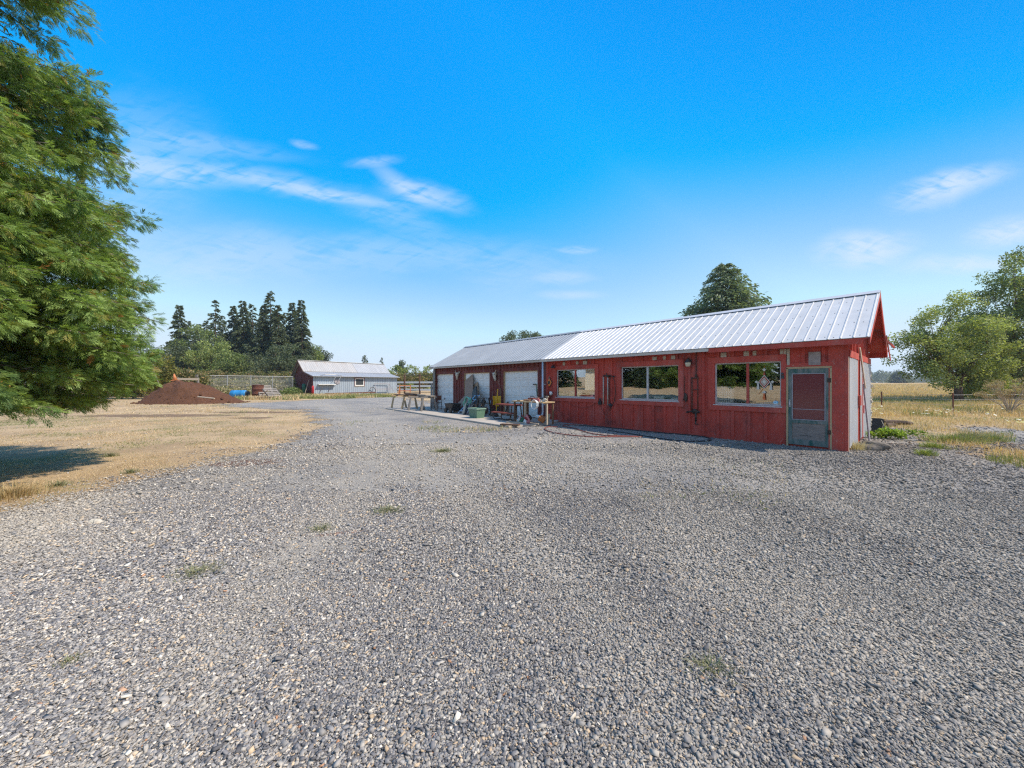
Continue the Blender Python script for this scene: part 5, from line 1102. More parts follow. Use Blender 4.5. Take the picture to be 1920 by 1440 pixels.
t = thing('old_wheel', 'thin rusty wheel rim leaning beside the bed frame', 'wheel', sh(9.1, -.5, .55), th); MB().tube([(.5 * math.cos(a / 20 * 6.2832), .1 * math.sin(a / 20 * 6.2832), .55 * math.sin(a / 20 * 6.2832)) for a in range(21)], .04, 6).build('rim', MT['dark_metal'], t)
# ------------------------------------------------------------------ left back: mulch, barrels, pallets
MX = (-27.9, 31.6); k = NT('bark_mulch'); c = k.mix(k.ramp(k.noise(9, 6, .75), [(.35, 0.), (.65, 1.)]), (.085, .041, .025), (.168, .080, .046)); c = k.mix(k.ramp(k.noise(40, 3, .7), [(.6, 0.), (.72, .6)]), c, (.27, .14, .08))
MT['mulch'] = k.done(k.bsdf(c, .95, 0, k.bump(k.noise(22, 5, .75), 1., .08), .15))
nr, ns = 60, 96; vs = []; 
for i in range(nr):
    for j in range(ns):
        r_ = (i / (nr - 1)); a = 2 * math.pi * j / ns; x, y = 4.15 * r_ * math.cos(a) * (1 + .05 * math.sin(5 * a)), 2.6 * r_ * math.sin(a)
        x *= 1 + .06 * math.sin(3 * a + 1); h = 1.95 * max(0, 1 - r_ ** 1.75) ** 1.3
        x2 = x - .75 * (h / 2.08)
        h *= 1 + .22 * (float(fbm(x * .9 + 3, y * .9, 5)) - .5) * 2; h += (float(fbm(x * 3.2, y * 3.2, 6)) - .5) * .30 * min(1, (1 - r_) * 4)
        vs.append((x2 + .15, y, h - .03))
qs = [(i * ns + j, i * ns + (j + 1) % ns, (i + 1) * ns + (j + 1) % ns, (i + 1) * ns + j) for i in range(nr - 1) for j in range(ns)]
o = npmesh('mulch_pile', vs, qs, MT['mulch'], smooth=True); o.location = (MX[0], MX[1], 0); tag(o, 'broad reddish brown mulch pile on the dry grass', 'mulch pile'); pile = o
rr = random.Random(21); mb = MB()
for i in range(170):
    a = rr.uniform(0, 6.283); q_ = rr.uniform(.55, 1.18); z_ = max(0, 1.98 * max(0, 1 - q_ ** 1.6) ** 1.25 - .05); s_ = rr.uniform(.03, .11); mb.lump((4.15 * q_ * math.cos(a) - .75 * z_ / 2.08 + .15, 2.6 * q_ * math.sin(a), z_ + s_ * .3), s_, i, .35, 1, .7)
cl_ = mb.build('clods', MT['mulch'], pile); cl_['kind'] = 'stuff'
p = P(328.5, 714, 31.8); t = thing('traffic_cone', 'faded orange traffic cone perched on top of the mulch pile', 'cone', p, R(20), None, R(-6), R(-10)); MB().lathe([(0, .62), (.045, .62), (.17, .06), (.16, .06), (0, .5)], (0, 0, 0), 18).build('cone', MT['cone_or'], t, True); MB().box(-.22, -.22, 0, .22, .22, .06).build('base', MT['cone_or'], t)
t = thing('wooden_rail', 'pale wooden rail behind the top of the mulch pile', 'rail', P(331, 710.5, 38)); q = P(371, 711, 38.5) - P(331, 710.5, 38); mb = MB(); mb.bar((0, 0, 0), q, .08, .22); mb.build('rail', MT['pale_wood'], t)
for f_ in (.03, .97): b_ = q * f_; MB().bar((b_.x, b_.y + .1, -P(331, 710.5, 38).z), (b_.x, b_.y + .1, .15), .14, .14).build('post', MT['grey_wood'], t)
p, q = P(371, 742, 28.9), P(402, 744, 28.6); p.z = .62; q.z = .5; t = thing('wooden_pole', 'pale wooden pole lying on the mulch pile', 'pole', p); MB().tube([(0, 0, .0), q - p], .05).build('body', MT['pale_wood'], t)
p, q = P(310, 722, 35), P(287, 691, 35); p.z = 0; t = thing('slanted_stake', 'thin bare stake leaning left of the mulch pile', 'stake', p); MB().tube([(0, 0, 0), q - p], .024).build('body', MT['grey_wood'], t)
t = thing('plastic_drum', 'bright blue plastic drum lying on its side', 'drum', G(452, 746.5), R(8)); mb = MB(); mb.lathe([(0, -.95), (.36, -.94), (.44, -.86), (.455, -.5), (.47, -.47), (.455, -.44), (.455, .3), (.47, .33), (.455, .36), (.44, .6), (.40, .68), (0, .68)], (-.1, 0, .46), 24, 'x'); mb.build('body', MT['blue'], t, True)
mb = MB(); mb.lathe([(.39, .685), (.39, .86), (0, .9)], (-.1, 0, .44), 20, 'x'); mb.build('dark_end', MT['charcoal'], t)
t = thing('burn_barrel', 'rusty open steel barrel standing beside the pallets', 'barrel', G(483.5, 746.5)); mb = MB(); mb.lathe([(0, 0), (.55, 0), (.57, .03), (.56, .5), (.585, .52), (.56, .54), (.57, 1.0), (.595, 1.02), (.57, 1.04), (.58, 1.5), (.60, 1.53), (.55, 1.53), (.54, .1), (0, .1)], (0, 0, 0), 26); mb.build('body', MT['rust'], t, True)
MB().lump((0, 0, 1.45), (.45, .45, .12), 3, .3, 2).build('ash', MT['brown_wood'], t)
def pallet(label, x, y, rz, rx):
    t = thing('pallet', label, 'pallet', G(x, y), rz, 'wooden pallets leaning by the barrel', rx)
    for i in range(6): MB().box(-.75, -.09, .02 + i * .3, .75, -.05, .19 + i * .3).build('slat', MT['grey_wood'], t)
    for x_ in (-.7, 0, .7): MB().box(x_ - .05, -.049, 0, x_ + .05, .08, 1.72).build('stringer', MT['grey_wood'], t)
pallet('dusty pallet leaning steeply against the rusty barrel', 501, 746.5, R(58), R(-32)); pallet('weathered pallet slumped behind, farther right of the barrel', 519, 747, R(66), R(-52))
t = thing('scrap_boards', 'loose flat boards on the ground below the barrel and pallets', 'boards', G(490, 749)); rr = random.Random(5); mb = MB()
for i in range(7): a = Vector((rr.uniform(-1.3, 1.4), rr.uniform(-.4, .5), .06 + .03 * i)); mb.bar(a - Vector((.7, rr.uniform(-.2, .2), 0)), a + Vector((.7, rr.uniform(-.2, .2), .02)), .2, .05)
mb.build('boards', MT['brown_wood'], t)
t = thing('scrap_boards', 'short plank propped diagonally on the rusty barrel', 'plank', G(486, 747.5)); MB().bar((0, -.2, 0), (.8, .2, .95), .2, .05).build('body', MT['brown_wood'], t)
for lb, x, y, w_, h, m_ in (('small grey bin standing left of the blue drum', 419, 739.5, .22, .72, 'charcoal'), ('pale grey bin slumped beside the small grey bin', 427.5, 740, .26, .55, 'galv_post'), ('pale box behind the right end of the blue drum', 471.5, 741, .28, .8, 'lav')):
    t = thing('bin', lb, 'bin', G(x, y), R(10)); mb = MB(); tub(mb, w_ * .85, w_ * .85, w_ * 1.3, w_ * 1.2, h * 1.3, 0, .03); mb.build('tub', MT[m_], t); MB().box(-w_ * 1.35, -w_ * 1.25, h * 1.3 + .002, w_ * 1.35, w_ * 1.25, h * 1.3 + .05).build('lid', MT['lav'], t)
# wire fence behind
A0, A1 = P(378, 740, 47), P(549, 740, 55); A0.z = A1.z = 0; dv = (A1 - A0); nseg = 4
t = thing('wire_fence', 'tall wire mesh garden fence on pale posts behind the barrels', 'fence', A0)
FHt = 2.75
for i in range(nseg + 1): q = dv * (i / nseg); MB().tube([q, q + Vector((0, 0, FHt + (.35 if i == 0 else .1)))],   .07 if i < 2 else .045).build('post', MT['galv_post'], t)
mb = MB(); nv = 90
for j in range(15): z = .1 + j * (FHt - .15) / 14; mb.tube([Vector((0, 0, z)), dv + Vector((0, 0, z))], .010, 4, False)
for i in range(nv): q = dv * (i / nv); mb.tube([q + Vector((0, 0, .05)), q + Vector((0, 0, FHt))], .008, 4, False)
mb.build('mesh', MT['galv_post'], t); MB().tube([Vector((0, 0, FHt)), dv + Vector((0, 0, FHt))], .02).build('top_rail', MT['galv_post'], t)
p = P(371.5, 740, 44); p.z = 0; t = thing('gate_post', 'leaning grey post at the left end of the wire fence', 'post', p); MB().bar((0, 0, 0), (-.15, 0, 2.75), .24, .2).build('body', MT['grey_wood'], t)
# white rail fence past the garage
A0, A1 = P(742, 738, 62), P(862, 742, 56); A0.z = A1.z = 0; dv = A1 - A0
t = thing('rail_fence', 'white rail fence on brown posts beyond the far end of the garage', 'fence', A0)
for z in (.55, 1.15, 1.75): MB().box(0, -.03, z, dv.length, .03, z + .30).build('rail', MT['white'], t).rotation_euler = (0, 0, math.atan2(dv.y, dv.x))
for px_ in (759, 787.5, 815):
    q = P(px_, 740, 62 - 6 * (px_ - 742) / 120) - A0; MB().box(q.x - .13, q.y - .2, 0, q.x + .13, q.y - .04, 3.2).build('post', MT['brown_wood'], t)
MB().tube([(0, -.12, 3.0), dv + Vector((0, -.12, 3.0))], .03).build('wire', MT['dark_metal'], t)
p = P(760, 741, 50); p.z = 0; t = thing('tractor_frame', 'orange tubular farm implement frame before the white rail fence', 'implement', p, R(20))
fm = MB(); [fm.bar(a, b, .11, .11) for a, b in (((-.9, 0, 0), (-.7, 0, 1.5)), ((.6, 0, 0), (.7, 0, 1.5)), ((-.75, 0, 1.4), (.75, 0, 1.4)), ((-.8, 0, .7), (.65, 0, .7)), ((-.7, .5, 0), (-.7, .0, 1.0)))]; fm.build('frame', MT['cone_or'], t)
MB().bar((-.2, -.2, .35), (1.9, -.3, .25), .14, .14).build('boom', MT['dark_metal'], t)
# cars of a far neighbour: leave out; dark shapes behind the rails are brush
# ------------------------------------------------------------------ right side
def tpost(label, x, y):
    t = thing('fence_post', label, 'fence post', G(x, y), 0, 'steel posts of the pasture wire fence'); MB().box(-.025, -.02, -.1, .025, .02, 1.12).build('shaft', MT['rust'], t); MB().box(-.028, -.024, .98, .028, .024, 1.13).build('cap', MT['rust'], t); return t
posts = [G(1653, 766), G(1787, 775)]
tpost('rusty steel fence post near the workshop gable end', 1653, 766); tpost('rusty steel fence post in front of the big field tree', 1787, 775)
e = posts[1] - posts[0]; far = posts[1] + Vector((2.4, -2.6, 0)); p3 = Vector((33.5, 22.0, 0)); t = thing('fence_post', 'rusty steel fence post half hidden by the dead shrub', 'fence post', p3, 0, 'steel posts of the pasture wire fence'); MB().box(-.025, -.02, -.1, .025, .02, 1.12).build('shaft', MT['rust'], t); MB().box(-.028, -.024, .98, .028, .024, 1.13).build('cap', MT['rust'], t)
t = thing('fence_wire', 'thin strands of wire strung between the steel fence posts', 'wire', posts[0])
for z in (.45, .75, 1.02):
    b0 = posts[0] + Vector((-.2, 16, 0)) - posts[0]; mb = MB(); mb.tube([b0 + Vector((0, 0, z)), Vector((0, 0, z)), posts[1] - posts[0] + Vector((0, 0, z)), p3 - posts[0] + Vector((0, 0, z)), p3 - posts[0] + Vector((14, 3, z))], .006, 4); mb.build('strand', MT['galv_post'], t)
t = thing('black_bin', 'black plastic bin behind the workshop gable end', 'bin', Vector((12.25, 12.3, 0)), R(-30)); mb = MB(); tub(mb, .19, .17, .16, .14, .47, 0, .02); mb.build('tub', MT['black'], t); mb = MB(); mb.tube([(.1, -.16, .42), (.13, -.22, .3), (.11, -.2, .12), (.14, -.19, .03)], .008, 5); mb.build('strap', MT['bone'], t)
t = thing('rock', 'flat brown rock lying by the corner of the gable end', 'rock', G(1636, 843), R(-20)); o = MB().lump((0, 0, .09), (.24, .16, .12), 11, .35, 3).build('body', MT['rock'], t)
for lb, x, y, L, rz, r_ in (('dark rotten log lying behind the black bin', 1684, 797, 1.0, -8, .09), ('small dark log in front of the rotten log', 1672, 800, .6, 20, .06), ('flat grey slab tipped over the black bin', 1652, 789, .7, 10, .04)):
    t = thing('log', lb, 'log', G(x, y), R(rz)); MB().tube([(-L / 2, 0, r_), (-L / 5, .03, r_ * 1.2), (L / 4, -.02, r_), (L / 2, .02, r_ * .7)], [r_, r_ * 1.15, r_, r_ * .6], 9).build('trunk_piece', MT['bark'], t)
# ------------------------------------------------------------------ plants
def norm(v): return v / (np.linalg.norm(v, axis=-1, keepdims=True) + 1e-9)
def kites(p, d, L, w, col, r, sag=0., side=None):
    """a leaf per row: kite from p along d"""
    n = len(p); d = norm(d)
    if side is None: side = norm(np.cross(d, r.normal(0, 1, (n, 3))))
    L = np.broadcast_to(L, n)[:, None]; w = np.broadcast_to(w, n)[:, None]
    m = p + d * L * .45; t = p + d * L; t[:, 2] -= (sag * L[:, 0])
    v = np.stack([p, m + side * w / 2, t, m - side * w / 2], 1).reshape(-1, 3)
    return v, np.arange(n * 4).reshape(n, 4), np.repeat(col, 4, 0)
def pal(cols, n, r, jit=.18):
    c = np.array(cols)[r.integers(0, len(cols), n)]; return c * r.uniform(1 - jit, 1 + jit, (n, 1))
def trunk(mb, pts, rs, n=9): mb.tube(pts, rs, n)

# ---- the big incense cedar at the left
TX, TY = -10.5, 5.0
cedar = thing('cedar_tree', 'huge incense cedar with drooping feathery sprays at the left edge', 'tree', (TX, TY, 0))
ZP = np.array([0, .5, .9, 1.3, 1.84, 2.5, 3.4, 4.2, 5.0, 6.1, 7.2, 8.4, 10.5, 13, 15.3, 16.2]); RP = np.array([1.6, 2.3, 3.0, 3.75, 4.25, 4.4, 4.15, 4.2, 4.0, 3.9, 3.7, 3.4, 2.85, 1.5, .5, .05])
mb = MB(); mb.tube([(0, 0, -.1), (.03, 0, .5), (0, .05, 3), (.05, 0, 7), (0, 0, 11), (.03, 0, 16)], [.42, .34, .28, .20, .11, .02], 14); mb.build('trunk', MT['bark'], cedar, True)
r = np.random.default_rng(12)
tw = MB(); SP = []; SD = []; SN = []
cam_az = math.atan2(-TY, -TX)
nb_ = 640
for i in range(nb_):
    zt_ = 1.15 + 14.8 * (r.random() ** 1.5) if i > 60 else 3.0 + .04 * i; az = r.uniform(0, 2 * math.pi)
    rel = (az - cam_az + math.pi) % (2 * math.pi) - math.pi
    back = abs(rel) > 1.9
    if back and r.random() < .4: continue
    Rr = (np.interp(zt_, ZP, RP) - .20) * r.uniform(.90, 1.03)
    dirv = np.array([math.cos(az), math.sin(az), 0]); lat = np.array([-math.sin(az), math.cos(az), 0])
    z0 = zt_ + float(np.interp(zt_, [1, 4.5, 9, 14], [.5, .3, .0, -.4])) * (Rr / 4) + .1; bow = r.uniform(.0, .25) * (Rr / 4); bend = r.uniform(-.35, .35)
    n = 14; ts = np.linspace(0, 1, n); pts = []
    for t_ in ts:
        pt = dirv * Rr * t_ + lat * bend * math.sin(t_ * 2.2) * Rr * .25; pt[2] = z0 + (zt_ - z0) * t_ + bow * math.sin(t_ * math.pi) + .10 * max(0, t_ - .8) * 5 * (r.random() if t_ > .95 else .5) * .6; pts.append(pt)
    pts = np.array(pts); tw.tube(pts[:, :], [max(.006, .032 * (Rr / 4) * (1 - t_ * .9)) for t_ in ts], 5, False)
    m = int((13 if not back else 6) * (Rr / 4 + .2))
    for j in range(m):                                     # flat-topped clumps of fronds along the outer half
        t_ = .34 + .62 * (j + r.random()) / m; q_ = t_ * (n - 1); a = int(q_); f_ = q_ - a; b0 = pts[a] * (1 - f_) + pts[min(a + 1, n - 1)] * f_
        sgn = 1 if j % 2 else -1; spr = r.uniform(.05, .60) * (1.15 - .85 * t_) * min(1, Rr / 3.2); cc = b0 + lat * sgn * spr + dirv * r.uniform(-.05, .12)
        cc[2] += r.uniform(-.10, .06); tw.tube([b0, (b0 + cc) / 2 + np.array([0, 0, .02]), cc], [.010, .007, .004], 4, False)
        cr = r.uniform(.19, .34) * (1.1 - .3 * t_); kf = 52 if not back else 24
        off = r.normal(0, 1, (kf, 3)); off /= np.linalg.norm(off, axis=1, keepdims=True); off *= (r.random((kf, 1)) ** .5) * cr; off[:, 2] *= .62
        d_ = off / cr * .75 + dirv * r.uniform(.25, .7) + lat * sgn * r.uniform(0, .35) + r.normal(0, .30, (kf, 3)); d_[:, 2] -= .10 + .22 * r.random(kf)
        SP.extend(cc + off); SD.extend(d_); SN.extend(np.array([0, 0, 1.]) * .9 + r.normal(0, .7, (kf, 3)))
SP = np.array(SP); SD = norm(np.array(SD)); SN = np.array(SN); ns = len(SP); print('cedar fronds', ns)
# frond: axis + side branchlets, all in one plane
fr = [(.0, 0., 1., .05, .0)]
for i in range(5):
    t_ = .10 + .155 * i; l_ = (.48 * (1 - t_) ** .7 + .12)
    for sg in (-1, 1): fr.append((t_ + (.07 if sg > 0 else 0), sg * (.62 - .25 * t_), l_ * (.88 + .24 * ((i * 7) % 3) / 2), .075, sg))
side = norm(np.cross(SN, SD)); up = np.cross(SD, side); L = r.uniform(.085, .19, ns)
cl = fbm(SP[:, 0] * .9 + SP[:, 1] * .4, SP[:, 2] * .9 + SP[:, 1] * .7, 77)
base = np.where(cl[:, None] > .5, np.array([(.215, .305, .085)]), np.array([(.125, .21, .072)])) * r.uniform(.7, 1.35, (ns, 1))
yl = r.random(ns) < .12; base[yl] = np.array([.22, .215, .05]); br = r.random(ns) < .006; base[br] = np.array([.30, .13, .04])
Vs = []; Cs = []
for (t_, ang, l_, w_, sg) in fr:
    b0 = SP + SD * (L * t_)[:, None] - np.array([0, 0, 1]) * (L * .16 * t_ * t_)[:, None]
    d_ = norm(SD * math.cos(ang) + side * math.sin(ang) + up * r.normal(0, .22, (ns, 1)) - np.array([0, 0, .18 * t_])); v, q, c_ = kites(b0, d_, L * l_, L * w_ * 1.05, base * r.uniform(.85, 1.2, (ns, 1)), r, .06, norm(np.cross(d_, up)))
    Vs.append(v); Cs.append(c_)
# filler leaves near the trunk, coloured darker to deepen the crown's inner shade
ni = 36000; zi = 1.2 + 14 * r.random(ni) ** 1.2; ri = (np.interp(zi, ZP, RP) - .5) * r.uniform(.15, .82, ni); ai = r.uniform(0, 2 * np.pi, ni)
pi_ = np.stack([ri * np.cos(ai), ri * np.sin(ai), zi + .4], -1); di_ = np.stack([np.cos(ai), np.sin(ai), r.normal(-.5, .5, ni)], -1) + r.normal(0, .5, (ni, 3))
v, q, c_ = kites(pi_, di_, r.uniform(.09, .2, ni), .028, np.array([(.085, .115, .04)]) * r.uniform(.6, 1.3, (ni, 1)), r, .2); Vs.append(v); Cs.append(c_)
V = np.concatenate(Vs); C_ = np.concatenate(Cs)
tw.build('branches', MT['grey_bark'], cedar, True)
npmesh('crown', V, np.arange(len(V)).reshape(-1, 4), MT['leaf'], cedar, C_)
# clusters of small yellow-brown cones among the fronds
mb = MB()
ci = r.choice(ns, 150, replace=False)
for i in ci:
    for _ in range(2):
        c0 = SP[i] + SD[i] * L[i] * r.uniform(.6, 1) + r.normal(0, .03, 3); mb.tube([c0, c0 + np.array([0, 0, -.014]), c0 + np.array([.002, 0, -.035])], [.006, .010, .003], 5)
MT['conecol'] = M('cedar_cones', (.42, .25, .06), (.32, .17, .04), 20, .8, 0, .1); o = mb.build('cones', MT['conecol'], cedar); o['kind'] = 'stuff'

# ---- conifers far and near
def conifer(name, label, loc, h, w, seed, cols, z0=.06, nbr=150, per=26, droop=.35, pw=.85, leafk=1.0, gap=0., group=None, tip=1.0, trunk_r=None, rag=.25, zmin=0.):
    t = thing(name, label, 'tree', loc, 0, group); r = np.random.default_rng(seed)
    lean_ = r.normal(0, .012, 2)
    trr = trunk_r or h * .014; mb = MB(); mb.tube([(0, 0, -.2), (lean_[0] * h * .5, lean_[1] * h * .5, h * .5), (lean_[0] * h, lean_[1] * h, h * .985)], [trr, trr * .6, .02], 7); mb.build('trunk', MT['bark'], t)
    P_ = []; D_ = []; L_s = []; W_s = []
    for i in range(nbr):
        f_ = z0 + (1 - z0) * (i + r.random()) / nbr; f_ = min(f_, .99)
        if gap and r.random() < gap * (1 if f_ > .55 else .35): continue
        Rr = w * (1 - f_) ** pw * r.uniform(1 - rag * 1.6, 1 + rag) * (min(1, .55 + f_ * 2.2)) + .015 * h * tip
        az = r.uniform(0, 2 * math.pi); dv_ = np.array([math.cos(az), math.sin(az), 0]); lt = np.array([-dv_[1], dv_[0], 0])
        k_ = max(4, int(per * (.35 + Rr / w))); s = r.random(k_) ** .75
        p_ = np.outer(s * Rr, dv_); p_[:, 2] = f_ * h - droop * Rr * s ** 1.5 + .10 * Rr * np.sin(s * 3)
        p_ += lt * (r.normal(0, .13, (k_, 1)) * Rr * (.35 + s[:, None])); p_[:, 2] += r.normal(0, .05, k_) * Rr; p_[:, :2] += lean_ * f_ * h
        p_[:, 2] = np.maximum(p_[:, 2], zmin + .05)
        d_ = dv_ * .8 + lt * r.normal(0, .55, (k_, 1)) + np.array([0, 0, 1.]) * r.normal(-.28, .28, (k_, 1)); P_.append(p_); D_.append(d_)
        L_s.append(np.full(k_, (.030 * h + .12 * Rr) * leafk) * r.uniform(.6, 1.3, k_)); W_s.append(np.full(k_, (.011 * h + .04 * Rr) * leafk))
    P_ = np.concatenate(P_); D_ = np.concatenate(D_); Ls = np.concatenate(L_s); Ws = np.concatenate(W_s)
    v, q, c_ = kites(P_, D_, Ls, Ws, pal(cols, len(P_), r, .3), r, .15); npmesh('crown', v, q, MT['leaf'], t, c_); return t
FIRC = [(.09, .115, .066), (.12, .15, .08), (.15, .175, .095), (.07, .095, .058)]
gf = 'tall fir trees on the skyline behind the grey shed'
def firat(label, px, ytop, halfw, Y, seed, **kw):
    p = P(px, 720, Y); h = H + (720 - ytop) / F * Y - 0.; return conifer('fir_tree', label, (p.x, Y, 0), h, halfw * 1.12 / F * Y, seed, FIRC, group=gf, **{**dict(pw=1.0, leafk=.72), **kw, 'per': int(kw.get('per', 30) * 1.5), 'nbr': int(kw.get('nbr', 180) * 1.15)})
firat('dark fir standing apart at the left end of the skyline row', 334, 571, 29, 84, 1, nbr=190, per=36, droop=.3)
firat('fir with a bare broken top second from the left of the row', 404, 562, 36, 92, 2, nbr=190, per=34, gap=.42, rag=.35)
firat('short-topped fir left of the middle of the row', 437, 573, 30, 95, 3, nbr=190, per=34)
firat('slim pointed fir just left of the tallest pair', 457, 563, 30, 93, 4, nbr=200, per=34)
firat('leaning ragged fir in the middle of the row', 476, 570, 28, 96, 5, nbr=180, per=32, gap=.3)
firat('narrow fir tucked left of the tallest fir', 490, 570, 24, 90, 6, nbr=180, per=32)
firat('tallest fir with a ragged bare crown', 507, 545, 38, 92, 7, nbr=220, per=36, gap=.35, rag=.4)
firat('fir leaning close on the right of the tallest fir', 526, 572, 30, 90, 8, nbr=190, per=34)
firat('slim fir right of the gap in the row', 549, 566, 22, 94, 9, nbr=190, per=30)
firat('last fir at the right end of the row', 568, 562, 24, 92, 10, nbr=200, per=32)
firat('dark fir filling the back of the row on the left', 385, 600, 34, 104, 11, nbr=160, per=34)
firat('dark fir filling the back of the row on the right', 558, 600, 30, 104, 12, nbr=160, per=34)
for i, (px_, yt_) in enumerate(((352, 600), (372, 606), (420, 592), (447, 588), (468, 586), (498, 580), (516, 582), (538, 585), (558, 580))):
    firat(('dim fir behind the isolated left fir', 'dim fir filling the gap beside the bare-topped fir', 'dim fir just right of the bare-topped fir', 'dim fir behind the short-topped fir', 'dim fir behind the slim pointed fir', 'dim fir left behind the tallest fir', 'dim fir right behind the tallest fir', 'dim fir in the gap before the last two firs', 'dim fir between the last two firs')[i], px_, yt_, 24, 108 + i % 3, 140 + i, nbr=150, per=24)
for lb, px, yt, hw, Y, sd_ in (('left one of the two small fir tops over the shed ridge', 681, 665.5, 8, 190, 21), ('right one of the two small fir tops over the shed ridge', 687, 666, 8, 192, 22), ('small lone fir top beside the right end of the shed roof', 714.5, 670, 9, 150, 23)):
    p = P(px, 720, Y); conifer('fir_tree', lb, (p.x, Y, 0), H + (720 - yt) / F * Y, hw / F * Y, sd_, FIRC, nbr=90, per=14, leafk=1.3)
# sequoia behind the workshop
p = P(1362, 720, 46); conifer('sequoia_tree', 'broad dense blue-green conifer rising behind the workshop roof', (p.x, 46, 0), H + (720 - 494) / F * 46, 7.8, 31, [(.15, .20, .125), (.18, .235, .14), (.21, .255, .16), (.12, .165, .105)], nbr=480, per=95, droop=.05, pw=.70, leafk=.5, rag=.30, z0=.05, tip=1.6)
p = P(1687, 720, 330); conifer('conifer_bush', 'low dark conical conifer alone in the far field', (p.x, 330, gz(p.x, 330)), 11.0, 8.4, 32, FIRC, nbr=220, per=40, pw=.6, droop=.1, leafk=1.2, z0=.0)

# ---- leafy trees and shrubs
def leafcloud(centres, radii, n, ls, cols, seed, shell=.55, down=.0, zmin=.03, aspect=.6, jit=.3):
    """n leaves shared over lumpy clusters"""
    r = np.random.default_rng(seed); centres = np.array(centres, float); radii = np.array(radii, float)
    pr_ = radii ** 2; pr_ /= pr_.sum(); i = r.choice(len(centres), n, p=pr_); u = norm(r.normal(0, 1, (n, 3))); rr_ = radii[i] * (shell + (1 - shell) * r.random(n) ** .5) * np.where(r.random(n) < .2, r.uniform(.2, 1.15, n), 1)
    p_ = centres[i] + u * rr_[:, None] * np.array([1, 1, .8]); p_[:, 2] = np.maximum(p_[:, 2], zmin)
    d_ = u * .5 + r.normal(0, .7, (n, 3)) + np.array([0, 0, -down]); tone = r.uniform(.75, 1.25, len(centres))[i][:, None]
    return kites(p_, d_, ls * r.uniform(.6, 1.35, n), ls * aspect * r.uniform(.7, 1.2, n), pal(cols, n, r, jit) * tone, r)
def broadleaf(name, label, loc, blobs, seed, cols, n=14000, ls=.2, cr=(.7, 1.2), nc=120, trunk_r=.35, group=None, limbs=9, fork=1.6, zmin=.25, sparse=1.0, lean=(0, 0)):
    """blobs: (x,y,z,rx,ry,rz) ellipsoids round the tree's base that together are its crown"""
    t = thing(name, label, 'tree', loc, 0, group); r = np.random.default_rng(seed); cen = []
    vol = np.array([b[3] * b[5] for b in blobs]); vol = vol / vol.sum()
    for k_ in range(nc):
        b = blobs[r.choice(len(blobs), p=vol)]; u = norm(r.normal(0, 1, 3)); q_ = .55 + .45 * r.random() ** .6 if r.random() < .8 else r.random()
        cen.append((b[0] + u[0] * b[3] * q_, b[1] + u[1] * b[4] * q_, max(zmin, b[2] + u[2] * b[5] * q_)))
    rad_ = r.uniform(cr[0], cr[1], nc)
    mb = MB(); f0 = Vector((lean[0], lean[1], fork)); mb.tube([(0, 0, -.1), (lean[0] * .4, lean[1] * .4, fork * .5), f0], [trunk_r * 1.25, trunk_r, trunk_r * .85], 10); mb.build('trunk', MT['bark'], t, True)
    lb_ = MB(); order = r.permutation(nc)[:limbs * 4]
    mains = [Vector(cen[i]) for i in order[:limbs]]
    for e_ in mains:
        m_ = f0.lerp(e_, .5) + Vector((0, 0, .12 * (e_ - f0).length)); lb_.tube([f0, f0.lerp(m_, .5) + Vector((0, 0, .1)), m_, m_.lerp(e_, .6), e_], [trunk_r * .55, trunk_r * .42, trunk_r * .28, trunk_r * .16, .02], 6)
    for i in order[limbs:]:
        c_ = Vector(cen[i]); e_ = min(mains, key=lambda a: (a - c_).length); s_ = f0.lerp(e_, .6) + Vector((0, 0, .1 * (e_ - f0).length)); lb_.tube([s_, s_.lerp(c_, .5) + Vector((0, 0, .15)), c_], [trunk_r * .18, trunk_r * .1, .012], 5)
    lb_.build('limbs', MT['bark'], t, True)
    v, q, c_ = leafcloud(cen, rad_, int(n * sparse), ls, cols, seed + 1, .3, .15, zmin * .4); npmesh('crown', v, q, MT['leaf'], t, c_); return t
MAPLE = [(.23, .28, .09), (.29, .34, .11), (.34, .37, .14), (.17, .22, .075)]
DARKL = [(.15, .20, .07), (.195, .245, .085), (.25, .29, .105), (.115, .16, .062)]
p = P(1797, 756, 31); p.z = 0
broadleaf('field_tree', 'spreading yellow-green tree with wide limbs and a thick trunk by the right fence', p, [(0, 0, 6.4, 2.8, 3, 2.9), (-3.0, .3, 4.3, 2.3, 2.6, 2.2), (-2.2, 0, 2.9, 1.9, 2.2, 1.5), (1.6, .5, 4.6, 2.6, 2.8, 3.0), (1.6, .2, 2.1, 2.3, 2, 1.6)], 41, MAPLE, 32000, .17, (.45, .85), 190, .27, None, 12, 1.5, 1.1)
p = P(1893, 745, 34); p.z = 0
broadleaf('field_tree', 'tall dark green tree at the right edge behind the spreading tree', p, [(.3, 0, 8.6, 3.0, 3.2, 4.3), (-1.2, -.5, 5.4, 3.6, 3.4, 3.6), (3.2, 0, 11.2, 3.4, 3, 4.4), (3.4, 0, 5, 3.8, 3.5, 4.8)], 42, DARKL, 42000, .19, (.6, 1.0), 230, .36, None, 12, 1.8, .6)
p = P(1845, 745, 37); p.z = 0
broadleaf('field_tree', 'low dense dark tree filling the space between the two field trees', p, [(0, 0, 4.0, 3.0, 2.4, 3.7), (1.6, 0, 2.0, 2.7, 2, 1.9)], 43, MAPLE, 26000, .19, (.6, 1.0), 90, .3, None, 8, 1.0, .3)
p = P(980, 720, 78); p.z = 0
broadleaf('oak_tree', 'round dark oak crown showing just above the workshop ridge', p, [(0, 0, 9.2, 5.2, 4.5, 3.7)], 44, FIRC, 12000, .34, (.8, 1.4), 70, .5, None, 8, 3.5)
